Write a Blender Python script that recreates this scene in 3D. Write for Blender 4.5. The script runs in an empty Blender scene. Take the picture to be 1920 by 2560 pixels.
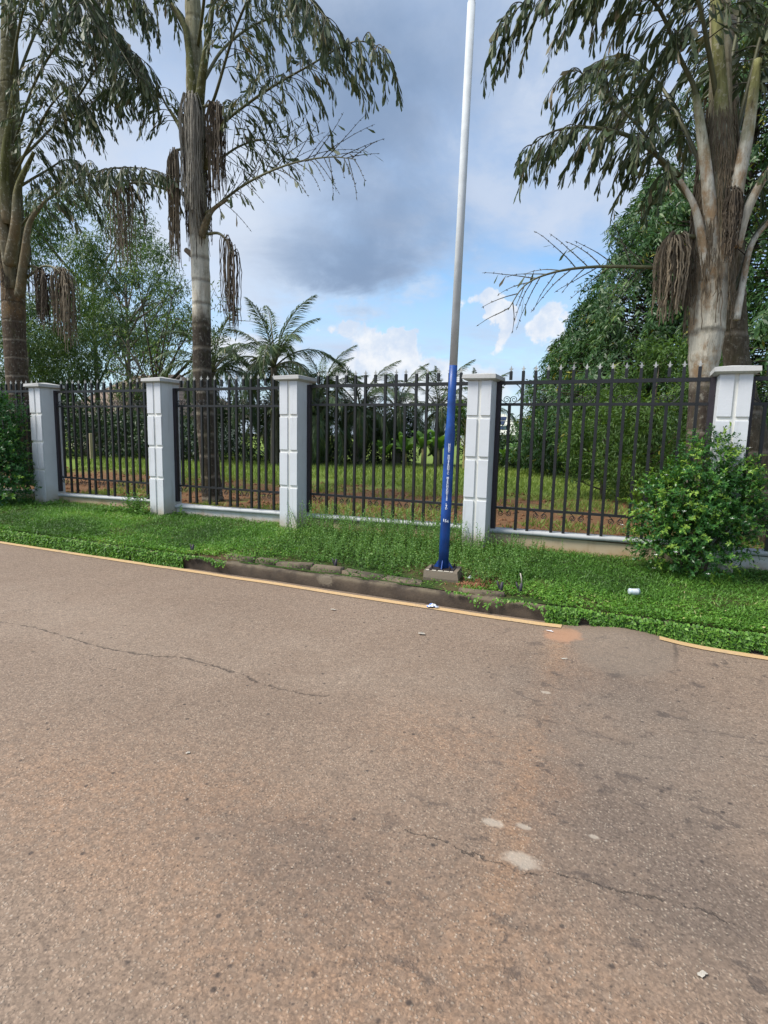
import bpy, math, json
import numpy as np
from mathutils import Matrix, Vector
rad = math.radians
sc = bpy.context.scene
C = sc.collection
rng = np.random.default_rng(7)

# ---------------------------------------------------------------- camera
cam_data = bpy.data.cameras.new('camera'); cam = bpy.data.objects.new('camera', cam_data); C.objects.link(cam)
PITCH, ROLL, YAW, EYE = .1335, .0223, .4227, 1.6
fwd = Vector((-math.sin(YAW)*math.cos(PITCH), math.cos(YAW)*math.cos(PITCH), -math.sin(PITCH)))
rgt = Vector((math.cos(YAW), math.sin(YAW), 0)); upv = rgt.cross(fwd)
r2 = rgt*math.cos(ROLL) + upv*math.sin(ROLL); u2 = upv*math.cos(ROLL) - rgt*math.sin(ROLL)
M = Matrix((r2, u2, -fwd)).transposed().to_4x4(); M.translation = (0, 0, EYE)
cam.matrix_world = M
cam_data.sensor_fit = 'VERTICAL'; cam_data.sensor_height = 36; cam_data.sensor_width = 27
cam_data.lens = 1420/2560*36
cam_data.clip_end = 3000; cam_data.clip_start = .05
sc.camera = cam

# ---------------------------------------------------------------- exposure
sc.view_settings.view_transform = 'Standard'; sc.view_settings.look = 'None'
sc.view_settings.exposure = 1.8; sc.view_settings.gamma = 1; sc.view_settings.use_curve_mapping = False
EXPO = 2**1.8
SUN_EL, SUN_AZ = rad(52), rad(-128)

# ---------------------------------------------------------------- node helper
class NT:
    def __init__(s, tree): s.t = tree; s.L = tree.links
    def n(s, typ, **kw):
        x = s.t.nodes.new(typ)
        for k, v in kw.items(): setattr(x, k, v)
        return x
    def put(s, sock, v):
        if isinstance(v, bpy.types.NodeSocket): s.L.new(v, sock)
        elif v is not None: sock.default_value = v
    def m(s, op, a, b=None, c=None, clamp=False):
        x = s.n('ShaderNodeMath', operation=op, use_clamp=clamp)
        s.put(x.inputs[0], a)
        if b is not None: s.put(x.inputs[1], b)
        if c is not None: s.put(x.inputs[2], c)
        return x.outputs[0]
    def vm(s, op, a, b=None, scale=None):
        x = s.n('ShaderNodeVectorMath', operation=op)
        s.put(x.inputs[0], a)
        if b is not None: s.put(x.inputs[1], b)
        if scale is not None: s.put(x.inputs['Scale'], scale)
        return x.outputs['Value'] if op in ('LENGTH', 'DOT_PRODUCT', 'DISTANCE') else x.outputs[0]
    def mix(s, f, a, b, blend='MIX'):
        x = s.n('ShaderNodeMix', data_type='RGBA', blend_type=blend)
        s.put(x.inputs[0], f); s.put(x.inputs[6], col(a)); s.put(x.inputs[7], col(b))
        return x.outputs[2]
    def noise(s, vec, scale, detail=4, rough=.55, dist=0, out=0):
        x = s.n('ShaderNodeTexNoise'); s.put(x.inputs['Vector'], vec)
        x.inputs['Scale'].default_value = scale; x.inputs['Detail'].default_value = detail
        x.inputs['Roughness'].default_value = rough; x.inputs['Distortion'].default_value = dist
        return x.outputs[out]
    def vor(s, vec, scale, feature='F1', out='Distance', rand=1):
        x = s.n('ShaderNodeTexVoronoi', feature=feature); s.put(x.inputs['Vector'], vec)
        x.inputs['Scale'].default_value = scale; x.inputs['Randomness'].default_value = rand
        return x.outputs[out]
    def mr(s, v, a, b, c=0., d=1., smooth=True):
        x = s.n('ShaderNodeMapRange', interpolation_type='SMOOTHSTEP' if smooth else 'LINEAR')
        s.put(x.inputs[0], v)
        for i, q in enumerate((a, b, c, d)): s.put(x.inputs[1+i], q)
        return x.outputs[0]
    def ramp(s, f, stops):
        x = s.n('ShaderNodeValToRGB'); s.put(x.inputs[0], f); e = x.color_ramp.elements
        while len(e) < len(stops): e.new(.5)
        for k, (p, c_) in zip(e, stops): k.position = p; k.color = col(c_)
        return x.outputs[0]
    def sep(s, v):
        x = s.n('ShaderNodeSeparateXYZ'); s.put(x.inputs[0], v); return x.outputs
    def comb(s, a, b, c):
        x = s.n('ShaderNodeCombineXYZ')
        for i, q in enumerate((a, b, c)): s.put(x.inputs[i], q)
        return x.outputs[0]
    def pos(s): return s.n('ShaderNodeNewGeometry').outputs['Position']
    def bump(s, h, strength, dist):
        x = s.n('ShaderNodeBump'); x.inputs['Strength'].default_value = strength; x.inputs['Distance'].default_value = dist
        s.put(x.inputs['Height'], h); return x.outputs[0]
def col(c):
    if isinstance(c, (tuple, list)) and len(c) == 3: return (*c, 1)
    return c
def material(name):
    m = bpy.data.materials.new(name); m.use_nodes = True
    nt = NT(m.node_tree); b = m.node_tree.nodes['Principled BSDF']
    return m, nt, b

# ---------------------------------------------------------------- world: daylight sky with broken cloud
W = bpy.data.worlds.new('World'); sc.world = W; W.use_nodes = True
wt = NT(W.node_tree); W.node_tree.nodes.clear()
SKY = .06
def sky():
    k = wt
    d = k.n('ShaderNodeTexCoord').outputs['Generated']
    x, y, z = k.sep(d)
    az = k.m('MULTIPLY', k.m('ARCTAN2', x, y), 180/math.pi)
    el = k.m('MULTIPLY', k.m('ARCSINE', z), 180/math.pi)
    zz = k.m('ADD', k.m('MAXIMUM', z, 0), .22)
    pl = k.comb(k.m('DIVIDE', x, zz), k.m('DIVIDE', y, zz), 0)          # the cloud layer seen from below
    w1 = k.noise(pl, 1.3, 7, .6, .6)
    w2 = k.noise(k.vm('ADD', pl, (4.3, 1.7, 2)), 3.2, 8, .6, .3)
    lump = k.noise(d, 9, 6, .58, .15)
    lumpf = k.noise(k.vm('ADD', d, (3, 1, 7)), 26, 5, .6, .1)
    wa = k.m('MULTIPLY', k.m('SUBTRACT', w1, .5), 16)
    wb = k.m('MULTIPLY', k.m('SUBTRACT', w2, .5), 9)
    az1 = k.m('ADD', az, wa); el1 = k.m('ADD', el, wb)
    def blob(a0, e0, sa, se, A=az1, E=el1):
        u = k.m('DIVIDE', k.m('SUBTRACT', A, a0), sa); v = k.m('DIVIDE', k.m('SUBTRACT', E, e0), se)
        q = k.m('ADD', k.m('MULTIPLY', u, u), k.m('MULTIPLY', v, v))
        return k.m('EXPONENT', k.m('MULTIPLY', q, -1))
    def add(*v):
        o = v[0]
        for q in v[1:]: o = k.m('ADD', o, q)
        return o
    G = 1/(SKY*EXPO)
    def c(r, g, b): return (r*G, g*G, b*G, 1)
    nish = k.n('ShaderNodeTexSky', sky_type='NISHITA', sun_disc=False)
    nish.sun_elevation = SUN_EL; nish.sun_rotation = SUN_AZ
    blue = k.mix(1, nish.outputs[0], (.90, 1.06, 1.12, 1), 'MULTIPLY')
    # thin high veil
    veil = k.mr(k.m('ADD', k.m('MULTIPLY', w1, .75), k.m('MULTIPLY', w2, .45)), .40, .86)
    gap = add(blob(-19.5, 12.8, 5, 2.2), blob(-28, 11.3, 4, 1.3), blob(-9.5, 14.5, 5, 2.2))
    f1 = k.m('SUBTRACT', k.m('ADD', veil, k.mr(el, 13, 24, .12, .42)), k.m('MULTIPLY', gap, .55), clamp=True)
    hz = k.m('ADD', k.mr(el, 0, 11, .65, 0), k.m('MULTIPLY', k.mr(lump, .42, .68), k.mr(el, 6, 16, .55, .25)))
    f1 = k.m('MAXIMUM', f1, hz)
    lightc = k.mix(w2, c(.45, .58, .80), c(.68, .77, .93))
    colr = k.mix(f1, blue, lightc)
    # bright openings
    br = add(blob(-38, 22, 7, 6), k.m('MULTIPLY', blob(-36, 14, 9, 3.5), .6), k.m('MULTIPLY', blob(-45, 18, 8, 6), .7))
    colr = k.mix(k.m('MULTIPLY', br, .72, clamp=True), colr, c(.74, .82, .95))
    # grey rain-cloud
    gr = add(k.m('MULTIPLY', blob(-28.5, 15.6, 10, 3.3), .74), k.m('MULTIPLY', blob(-24, 19, 9, 5), .50), k.m('MULTIPLY', blob(-28, 29.5, 11, 7), .85), k.m('MULTIPLY', blob(-31, 22, 8, 5), .28),
             k.m('MULTIPLY', blob(-48, 34, 16, 9), .62), k.m('MULTIPLY', blob(-14, 33, 12, 7), .35), k.m('MULTIPLY', k.mr(w1, .50, .74), k.m('MULTIPLY', k.mr(el, 26, 44), .7)))
    tex = k.m('ADD', k.m('MULTIPLY', w2, .5), k.m('MULTIPLY', lump, .5))
    gr = k.m('MULTIPLY', gr, k.mr(tex, .25, .62, .50, 1.12))
    greyc = k.mix(k.mr(az, -52, -32, 0, 1), c(.43, .47, .54), c(.225, .325, .50))
    colr = k.mix(k.mr(gr, 0, 1.25, 0, .90), colr, greyc)
    # paler rims and wisps where the bank breaks up
    rim = k.m('MULTIPLY', k.m('MULTIPLY', k.mr(gr, .12, .34), k.mr(gr, .34, .62, 1, 0)), k.mr(lump, .46, .66, 0, .55))
    colr = k.mix(rim, colr, c(.70, .78, .91))
    # small cumulus near the horizon, crisp lumpy edges
    la = k.m('MULTIPLY', k.m('SUBTRACT', lump, .5), 9); lb = k.m('MULTIPLY', k.m('SUBTRACT', lumpf, .5), 4.5)
    A = k.m('ADD', k.m('ADD', az, la), lb); E_ = k.m('ADD', k.m('ADD', el, k.m('MULTIPLY', la, -.5)), lb)
    cu = add(blob(-15.2, 12.9, 2.3, 1.35, A, E_), k.m('MULTIPLY', blob(-13.7, 10.3, 1.3, 1.9, A, E_), .8), blob(-24.2, 8.6, 2.5, 1.7, A, E_), k.m('MULTIPLY', blob(-28.5, 9.6, 1.6, 1.0, A, E_), .6),
             blob(-8.0, 10.2, 2.6, 2.0, A, E_), k.m('MULTIPLY', blob(-21, 5.2, 10, 2.6, A, E_), .95), k.m('MULTIPLY', blob(-38, 7.5, 6, 2.5, A, E_), .7),
             k.m('MULTIPLY', blob(30, 9, 12, 3, A, E_), .8), k.m('MULTIPLY', blob(-70, 8, 9, 3, A, E_), .8))
    f3 = k.mr(cu, .34, .58)
    cuc = k.mix(k.mr(lumpf, .3, .7), c(.66, .76, .92), c(.97, .98, 1.0))
    colr = k.mix(k.m('MULTIPLY', f3, .93), colr, cuc)
    return colr
bg = wt.n('ShaderNodeBackground'); bg.inputs['Strength'].default_value = SKY
wt.L.new(sky(), bg.inputs['Color'])
wo = wt.n('ShaderNodeOutputWorld'); wt.L.new(bg.outputs[0], wo.inputs['Surface'])

# ---------------------------------------------------------------- sun behind thin cloud
sd = bpy.data.lights.new('sun', 'SUN'); sd.energy = 1.5; sd.angle = rad(28); sd.color = (1, .95, .87)
sun = bpy.data.objects.new('sun', sd); C.objects.link(sun)
sv = Vector((math.sin(SUN_AZ)*math.cos(SUN_EL), math.cos(SUN_AZ)*math.cos(SUN_EL), math.sin(SUN_EL)))
sun.rotation_euler = sv.to_track_quat('Z', 'Y').to_euler(); sun.location = (0, 0, 40)

D = json.loads('''{"FROND":{"near_palm":[[[[-7.608,8.6,6.711],[-6.937,8.5,6.953],[-5.958,8.3,7.108],[-5.141,8.2,7.214],[-4.286,8.1,7.3],[-3.664,8.0,6.961]],0.18,0.85,0.12],[[[-7.687,8.6,5.469],[-7.293,8.5,5.546],[-6.483,8.4,5.801],[-5.605,8.3,5.91],[-4.794,8.2,5.853],[-4.232,8.1,5.689]],0.14,0.75,0.72],[[[-7.646,8.6,6.984],[-7.149,8.4,7.263],[-6.427,8.1,8.012],[-5.808,7.9,8.339],[-5.034,7.7,7.946],[-4.377,7.6,7.255]],0.25,1.0,0.15],[[[-7.701,8.6,6.661],[-8.102,8.6,7.068],[-8.484,8.7,7.528],[-8.862,8.7,7.981],[-9.682,8.7,8.154],[-10.573,8.7,7.999]],0.22,0.8,0.1],[[[-7.707,8.6,8.107],[-7.916,8.5,8.662],[-8.154,8.4,9.053],[-8.472,8.3,9.45],[-9.028,8.2,9.537],[-9.43,8.1,9.134]],0.3,0.95,0.2],[[[-7.535,8.6,7.747],[-7.331,8.9,8.383],[-6.931,9.3,8.911],[-6.446,9.6,9.102],[-5.893,9.8,8.954],[-5.531,9.9,8.531]],0.3,0.9,0.25],[[[-7.664,8.6,6.319],[-7.505,8.9,6.552],[-7.238,9.2,6.876],[-6.843,9.4,6.998],[-6.38,9.5,6.858]],0.15,0.7,0.35],[[[-7.656,8.6,8.288],[-6.979,8.0,8.491],[-6.362,7.4,8.69],[-5.737,7.0,8.466],[-5.186,6.8,7.92]],0.3,0.9,0.1],[[[-7.617,8.6,8.087],[-8.225,9.0,9.451],[-8.954,9.4,10.931],[-10.294,9.7,11.833],[-11.705,9.9,11.872]],0.35,1.0,0.1]],"left_palm":[[[[-12.847,8.6,7.468],[-11.653,8.4,8.525],[-10.412,8.2,8.978],[-9.543,8.1,8.968],[-8.825,8.0,8.15],[-8.363,7.9,7.555]],0.25,0.95,0.05],[[[-12.879,8.6,7.152],[-11.908,8.6,7.541],[-10.794,8.6,8.081],[-9.96,8.5,8.493],[-9.212,8.4,8.538],[-8.534,8.3,8.064]],0.22,0.85,0.1],[[[-12.932,8.6,5.683],[-12.239,8.5,6.058],[-10.825,8.4,6.452],[-9.733,8.3,6.492],[-8.702,8.2,6.322],[-7.848,8.1,6.014]],0.2,0.85,0.2],[[[-12.876,8.6,6.909],[-11.733,8.3,7.376],[-10.819,8.1,7.766],[-10.124,8.0,7.816],[-9.511,7.9,7.206]],0.25,0.8,0.05],[[[-12.783,8.6,8.484],[-12.128,8.9,9.961],[-11.128,9.1,10.715],[-10.129,9.2,10.505],[-9.419,9.3,9.671]],0.25,1.0,0.1],[[[-12.744,8.6,8.864],[-11.326,8.0,9.496],[-10.085,7.6,9.431],[-9.032,7.3,8.765],[-8.493,7.2,7.979]],0.25,0.95,0.05],[[[-12.822,8.6,8.099],[-12.981,8.3,8.909],[-13.487,8.0,9.31],[-14.304,7.8,8.777]],0.25,0.9,0.05],[[[-12.96,8.6,6.35],[-13.571,8.6,6.849],[-14.539,8.6,7.248],[-15.987,8.6,6.936]],0.2,0.9,0.1],[[[-12.668,8.6,9.612],[-12.011,8.2,10.502],[-10.983,7.7,10.649],[-9.813,7.3,9.993]],0.3,0.9,0.1],[[[-12.927,8.6,6.673],[-12.388,9.0,7.155],[-11.999,9.3,7.46],[-11.512,9.5,7.217]],0.2,0.8,0.1]],"right_palm":[[[[0.566,8.2,4.573],[0.265,8.0,5.574],[0.048,7.9,5.991],[-0.219,7.8,6.508],[-0.591,7.6,6.765],[-1.089,7.4,6.77],[-1.578,7.2,6.568],[-1.886,7.1,6.273]],0.34,0.8,0.05],[[[0.507,8.2,4.035],[0.355,8.1,4.386],[-0.043,8.0,4.91],[-0.298,7.9,5.279],[-0.566,7.8,5.547],[-0.765,7.7,5.746],[-1.085,7.6,5.966]],0.28,0.75,0.25],[[[0.161,8.1,4.774],[-0.302,7.8,5.103],[-0.651,7.6,5.207],[-0.988,7.5,5.253],[-1.259,7.4,5.205],[-1.489,7.3,5.047]],0.2,0.62,0.1],[[[0.608,8.2,3.61],[0.205,8.1,3.705],[-0.028,8.0,3.715],[-0.698,7.8,3.735],[-1.187,7.7,3.688],[-1.519,7.6,3.538],[-1.701,7.5,3.226]],0.22,0.62,0.95],[[[0.538,8.2,5.372],[0.331,7.9,6.021],[0.183,7.7,6.422],[-0.033,7.5,6.778],[-0.432,7.3,6.869],[-0.817,7.2,6.719]],0.32,0.85,0.05],[[[0.668,8.2,4.824],[0.827,8.3,5.88],[0.919,8.3,6.361],[1.147,8.2,6.723],[1.461,8.1,6.57]],0.4,0.8,0.1],[[[0.765,8.2,4.187],[0.937,8.2,4.519],[1.094,8.1,4.757],[1.394,8.0,4.913],[1.744,7.9,4.688]],0.3,0.8,0.2],[[[0.557,8.2,5.15],[0.64,8.7,6.27],[0.688,8.9,6.959],[0.566,9.0,7.504],[0.237,9.1,7.848]],0.3,0.9,0.1],[[[0.806,8.2,3.268],[0.913,8.3,3.607],[1.011,8.4,4.039],[1.207,8.5,4.298],[1.554,8.6,4.22]],0.4,0.6,0.5],[[[0.574,8.2,4.482],[0.117,8.6,5.641],[-0.206,8.9,6.332],[-0.583,9.1,6.769],[-1.068,9.3,6.833]],0.3,0.9,0.1]]},"TRUNK":{"near_palm":[[[-7.491,8.6,0.2],[-7.539,8.6,0.679],[-7.697,8.6,2.571],[-7.697,8.6,4.386],[-7.718,8.6,5.369],[-7.735,8.6,6.465],[-7.743,8.6,7.464],[-7.752,8.6,9.074],[-7.769,8.6,10.317]],[0.27,0.235,0.215,0.205,0.2,0.21,0.2,0.16,0.12]],"left_palm":[[[-13.136,8.6,0.012],[-13.136,8.6,2.226],[-13.12,8.6,3.384],[-13.056,8.6,4.853],[-13.016,8.6,5.525],[-12.944,8.6,6.512],[-12.783,8.6,8.484],[-12.631,8.6,10.354],[-12.546,8.6,11.432]],[0.32,0.29,0.28,0.3,0.34,0.27,0.22,0.17,0.12]],"right_palm":[[[0.705,8.2,0.673],[0.659,8.2,1.384],[0.619,8.2,2.373],[0.607,8.2,2.616],[0.609,8.2,2.999],[0.59,8.2,3.565],[0.577,8.2,4.21],[0.556,8.2,4.93],[0.518,8.2,5.593],[0.423,8.2,6.675],[0.36,8.2,7.31]],[0.2,0.185,0.18,0.2,0.235,0.24,0.23,0.2,0.14,0.12,0.1]],"rear_palm":[[[1.577,9.2,0.455],[1.421,9.2,1.383],[1.135,9.2,2.459],[1.031,9.2,2.993],[0.923,9.2,3.781],[0.794,9.2,4.812],[0.687,9.2,5.817],[0.565,9.2,7.037]],[0.22,0.2,0.17,0.165,0.17,0.17,0.15,0.13]]},"INFLO":{"near_palm":[[[[-7.421,8.5,5.13],[-7.109,8.4,5.075],[-6.852,8.3,4.902],[-6.644,8.25,4.602]],0.13,1.75,46],[[[-7.773,8.5,5.822],[-8.167,8.4,5.924],[-8.731,8.3,6.113],[-9.126,8.2,6.092],[-9.323,8.15,5.949]],0.2,1.75,46],[[[-7.66,8.4,6.501],[-7.749,8.3,6.525],[-7.905,8.25,6.478],[-7.937,8.2,6.266]],0.11,2.35,60],[[[-7.371,8.3,7.113],[-7.024,8.2,7.045],[-6.831,8.15,6.902]],0.16,1.75,70],[[[-7.543,8.3,7.306],[-7.469,8.2,7.272],[-7.443,8.15,7.179]],0.2,2.5,80]],"left_palm":[[[[-12.788,8.5,4.889],[-12.136,8.4,5.008],[-11.781,8.35,4.881],[-11.579,8.3,4.65]],0.19,1.25,90],[[[-12.53,8.5,4.782],[-11.58,8.3,4.928],[-10.97,8.2,4.727],[-10.752,8.15,4.388]],0.25,1.5,120]],"right_palm":[[[[0.48,8.1,4.008],[0.301,8.0,4.043],[0.174,7.95,3.997],[0.139,7.9,3.873]],0.19,1.1,110],[[[0.731,8.0,4.3],[0.731,7.95,4.456],[0.746,7.9,4.349]],0.09,0.85,45]]},"BOOT":[[[[0.622,8.1,3.811],[0.506,8.0,4.331],[0.388,7.95,4.94],[0.252,7.9,5.539]],[0.1,0.1,0.085,0.055]],[[[0.727,8.1,3.8],[0.76,8.05,4.489],[0.826,8.1,5.143],[0.859,8.15,5.916]],[0.1,0.11,0.09,0.06]],[[[0.826,8.15,3.894],[0.878,8.1,4.228],[0.982,8.1,4.518],[1.09,8.05,4.717]],[0.08,0.075,0.06,0.045]],[[[0.537,8.05,3.532],[0.453,8.0,3.981],[0.336,8.0,4.376],[0.163,8.0,4.69]],[0.09,0.075,0.05,0.035]],[[[0.605,8.15,4.548],[0.552,8.1,5.322],[0.442,8.1,6.109],[0.363,8.1,6.792]],[0.12,0.1,0.085,0.08]],[[[0.906,8.2,3.076],[0.945,8.25,3.546],[1.003,8.3,3.964],[1.175,8.4,4.246]],[0.06,0.05,0.04,0.03]]],"BOOTL":[[[[-12.949,8.5,4.65],[-12.837,8.35,5.433],[-12.941,8.3,6.242],[-13.331,8.3,7.022]],[0.2,0.17,0.12,0.06]],[[[-12.621,8.45,4.444],[-12.164,8.3,5.185],[-11.865,8.25,5.808],[-11.347,8.3,6.219]],[0.16,0.13,0.08,0.04]],[[[-12.813,8.4,5.115],[-12.31,8.25,5.824],[-12.178,8.25,6.512],[-11.692,8.3,7.143]],[0.2,0.15,0.1,0.05]],[[[-12.797,8.4,5.934],[-12.677,8.3,6.841],[-12.461,8.3,7.659],[-12.115,8.3,8.571]],[0.18,0.14,0.1,0.06]]],"BOOTN":[[[[-7.56,8.5,5.112],[-7.327,8.4,5.356],[-7.189,8.4,5.491],[-6.879,8.4,5.606]],[0.11,0.08,0.055,0.035]],[[[-7.484,8.5,6.249],[-7.208,8.4,6.618],[-7.011,8.4,6.825],[-6.727,8.4,6.941]],[0.12,0.09,0.06,0.035]],[[[-7.761,8.5,6.226],[-7.814,8.45,6.615],[-8.017,8.5,7.019],[-8.339,8.6,7.417]],[0.12,0.09,0.06,0.035]],[[[-7.51,8.4,6.996],[-7.316,8.3,7.541],[-7.085,8.2,8.048],[-6.858,8.1,8.639]],[0.14,0.11,0.08,0.05]],[[[-7.6,8.4,7.013],[-7.549,8.3,7.717],[-7.762,8.4,8.514],[-8.037,8.4,8.959]],[0.13,0.1,0.07,0.04]],[[[-7.641,8.45,5.582],[-7.774,8.4,5.786],[-8.005,8.35,5.868],[-8.192,8.3,5.917]],[0.07,0.06,0.05,0.04]]],"CRACK_A":[[-4.753,2.845],[-4.253,2.878],[-3.993,2.86],[-3.554,2.824],[-3.065,2.888],[-2.863,2.951],[-2.543,2.935],[-2.348,2.924],[-2.177,2.871],[-1.975,2.849],[-1.642,2.925]],"CRACK_B":[[-0.774,1.995],[-0.614,1.993],[-0.444,1.987],[-0.299,1.974],[-0.113,2.038],[0.014,2.035],[0.142,2.056],[0.297,2.071],[0.383,2.052]],"PALE":[[-0.301,2.029],[-0.466,2.195],[-0.329,2.229],[-0.064,2.293],[-0.453,3.557]],"SOIL":[[-0.484,4.716],[-0.309,2.437],[-0.441,3.458]],"REDD":[[-1.196,1.722],[-2.039,1.585],[-0.515,1.332],[-0.772,2.77]],"DARKR":[[0.105,2.997],[0.244,2.193],[-1.061,1.715],[-0.166,3.538]],"LITTER":{"wrap":[-1.694,4.892,0.01],"scrap1":[-1.533,4.203,0.0],"scrap2":[-2.478,4.421,0.0],"scrap3":[-0.592,4.756,0.0],"can":[0.026,5.619,0.2],"paper":[-1.501,5.517,0.2],"scrap4":[-0.378,3.925,0.0],"s5":[-2.367,3.72,0.0],"s6":[-1.958,2.028,0.0],"s7":[0.283,1.795,0.0],"s8":[-0.41,4.186,0.0]},"STUB":[[-4.869,5.168,0.17],[-2.98,5.351,0.17],[-1.133,5.274,0.17],[-0.958,5.307,0.17]],"TEXTZ":[[-1.779,5.529,1.548],[-1.791,5.529,0.867],[-1.8,5.529,0.755]]}''')

# ================================================================= helpers
def A(x): return np.asarray(x, float)
def unit(v):
    v = A(v); return v/np.maximum(np.linalg.norm(v, axis=-1, keepdims=True), 1e-9)
def mesh_np(name, V, F, mats, mi=None, tint=None, smooth=False):
    """V (n,3); F list of equal-width int arrays"""
    me = bpy.data.meshes.new(name)
    F = [A(f).astype(np.int32) for f in (F if isinstance(F, list) else [F]) if len(f)]
    lt = np.concatenate([np.full(len(f), f.shape[1], np.int32) for f in F]); lv = np.concatenate([f.ravel() for f in F])
    me.vertices.add(len(V)); me.vertices.foreach_set('co', A(V).astype(np.float32).ravel())
    me.loops.add(len(lv)); me.loops.foreach_set('vertex_index', lv)
    me.polygons.add(len(lt)); ls = np.concatenate([[0], np.cumsum(lt)[:-1]]).astype(np.int32)
    me.polygons.foreach_set('loop_start', ls)
    try: me.polygons.foreach_set('loop_total', lt)
    except Exception: pass
    for m in (mats if isinstance(mats, (list, tuple)) else [mats]): me.materials.append(m)
    if mi is not None: me.polygons.foreach_set('material_index', A(mi).astype(np.int32))
    if smooth: me.polygons.foreach_set('use_smooth', np.ones(len(lt), bool))
    if tint is not None:
        a = me.attributes.new('tint', 'FLOAT', 'POINT'); a.data.foreach_set('value', A(tint).astype(np.float32))
    me.update(calc_edges=True)
    return me
class MB:
    def __init__(s): s.V = []; s.F = []; s.m = []; s.n = 0; s.T = []
    def add(s, V, F, m=0, t=.5):
        V = A(V); s.V.append(V); s.T.append(np.full(len(V), t))
        for f in F: s.F.append([int(i)+s.n for i in f]); s.m.append(m)
        s.n += len(V); return s
    def box(s, x0, x1, y0, y1, z0, z1, m=0, bev=0):
        if bev:
            b = bev; V = []; 
            for z, e in ((z0, b), (z0+b, 0), (z1-b, 0), (z1, b)):
                V += [(x0+e, y0+e, z), (x1-e, y0+e, z), (x1-e, y1-e, z), (x0+e, y1-e, z)]
            F = [(3, 2, 1, 0), (12, 13, 14, 15)]
            for k in range(3):
                for i in range(4): F.append((4*k+i, 4*k+(i+1) % 4, 4*k+4+(i+1) % 4, 4*k+4+i))
            return s.add(V, F, m)
        V = [(x0, y0, z0), (x1, y0, z0), (x1, y1, z0), (x0, y1, z0), (x0, y0, z1), (x1, y0, z1), (x1, y1, z1), (x0, y1, z1)]
        return s.add(V, [(3, 2, 1, 0), (4, 5, 6, 7), (0, 1, 5, 4), (1, 2, 6, 5), (2, 3, 7, 6), (3, 0, 4, 7)], m)
    def tube(s, P, R, n=6, m=0, caps=True, closed=False, t=.5):
        V, F = tube(P, R, n, caps, closed); return s.add(V, F, m, t)
    def mesh(s, name, mats, smooth=False):
        V = np.concatenate(s.V); me = bpy.data.meshes.new(name)
        me.from_pydata(V.tolist(), [], s.F)
        for m in (mats if isinstance(mats, (list, tuple)) else [mats]): me.materials.append(m)
        me.polygons.foreach_set('material_index', A(s.m).astype(np.int32))
        if smooth: me.polygons.foreach_set('use_smooth', np.ones(len(s.F), bool))
        a = me.attributes.new('tint', 'FLOAT', 'POINT'); a.data.foreach_set('value', np.concatenate(s.T).astype(np.float32))
        me.update(); return me
def frames(P, closed=False):
    P = A(P); n = len(P)
    T = np.gradient(P, axis=0) if not closed else (np.roll(P, -1, 0)-np.roll(P, 1, 0)); T = unit(T)
    N = np.zeros_like(P); ref = A((0, 0, 1)) if abs(T[0, 2]) < .9 else A((1, 0, 0))
    v = unit(np.cross(T[0], ref))
    for i in range(n):
        v = v - T[i]*np.dot(v, T[i]); v = v/max(np.linalg.norm(v), 1e-9); N[i] = v
    return T, N, np.cross(T, N)
def tube(P, R, n=6, caps=True, closed=False):
    P = A(P); k = len(P); R = np.broadcast_to(A(R), (k,)) if np.ndim(R) < 2 else A(R)
    T, N, B = frames(P, closed)
    a = np.arange(n)*2*math.pi/n
    if R.ndim == 1: R = R[:, None]
    V = (P[:, None, :] + R[..., None]*(np.cos(a)[None, :, None]*N[:, None, :] + np.sin(a)[None, :, None]*B[:, None, :])).reshape(-1, 3)
    F = []
    for i in range(k if closed else k-1):
        j = (i+1) % k
        for q in range(n): F.append((i*n+q, i*n+(q+1) % n, j*n+(q+1) % n, j*n+q))
    if caps and not closed: F += [tuple(range(n))[::-1], tuple(range((k-1)*n, k*n))]
    return V, F
def smooth_path(P, n):
    P = A(P); m = len(P)
    if m < 3: 
        t = np.linspace(0, 1, n)[:, None]; return P[0]*(1-t)+P[-1]*t
    E = np.vstack([2*P[0]-P[1], P, 2*P[-1]-P[-2]]); out = []
    for u in np.linspace(0, m-1-1e-6, n):
        i = int(u); t = u-i; a, b, c_, d = E[i:i+4]
        out.append(.5*((2*b)+(c_-a)*t+(2*a-5*b+4*c_-d)*t*t+(3*b-a-3*c_+d)*t**3))
    return A(out)
def lerp_at(vals, n): return np.interp(np.linspace(0, len(vals)-1, n), np.arange(len(vals)), vals)
def vnoise(x, y, seed=0):
    x = A(x); y = A(y); r = np.random.default_rng(seed).random((256, 256))
    xi = np.floor(x).astype(int); yi = np.floor(y).astype(int); fx = x-xi; fy = y-yi
    fx = fx*fx*(3-2*fx); fy = fy*fy*(3-2*fy)
    g = lambda a, b: r[a % 256, b % 256]
    return (g(xi, yi)*(1-fx)+g(xi+1, yi)*fx)*(1-fy)+(g(xi, yi+1)*(1-fx)+g(xi+1, yi+1)*fx)*fy
def fbm(x, y, seed=0, o=4):
    s = 0; a = .5; t = 0
    for i in range(o): s = s+a*vnoise(A(x)*2**i+i*17.3, A(y)*2**i+i*9.1, seed+i); t += a; a *= .5
    return s/t
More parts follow.
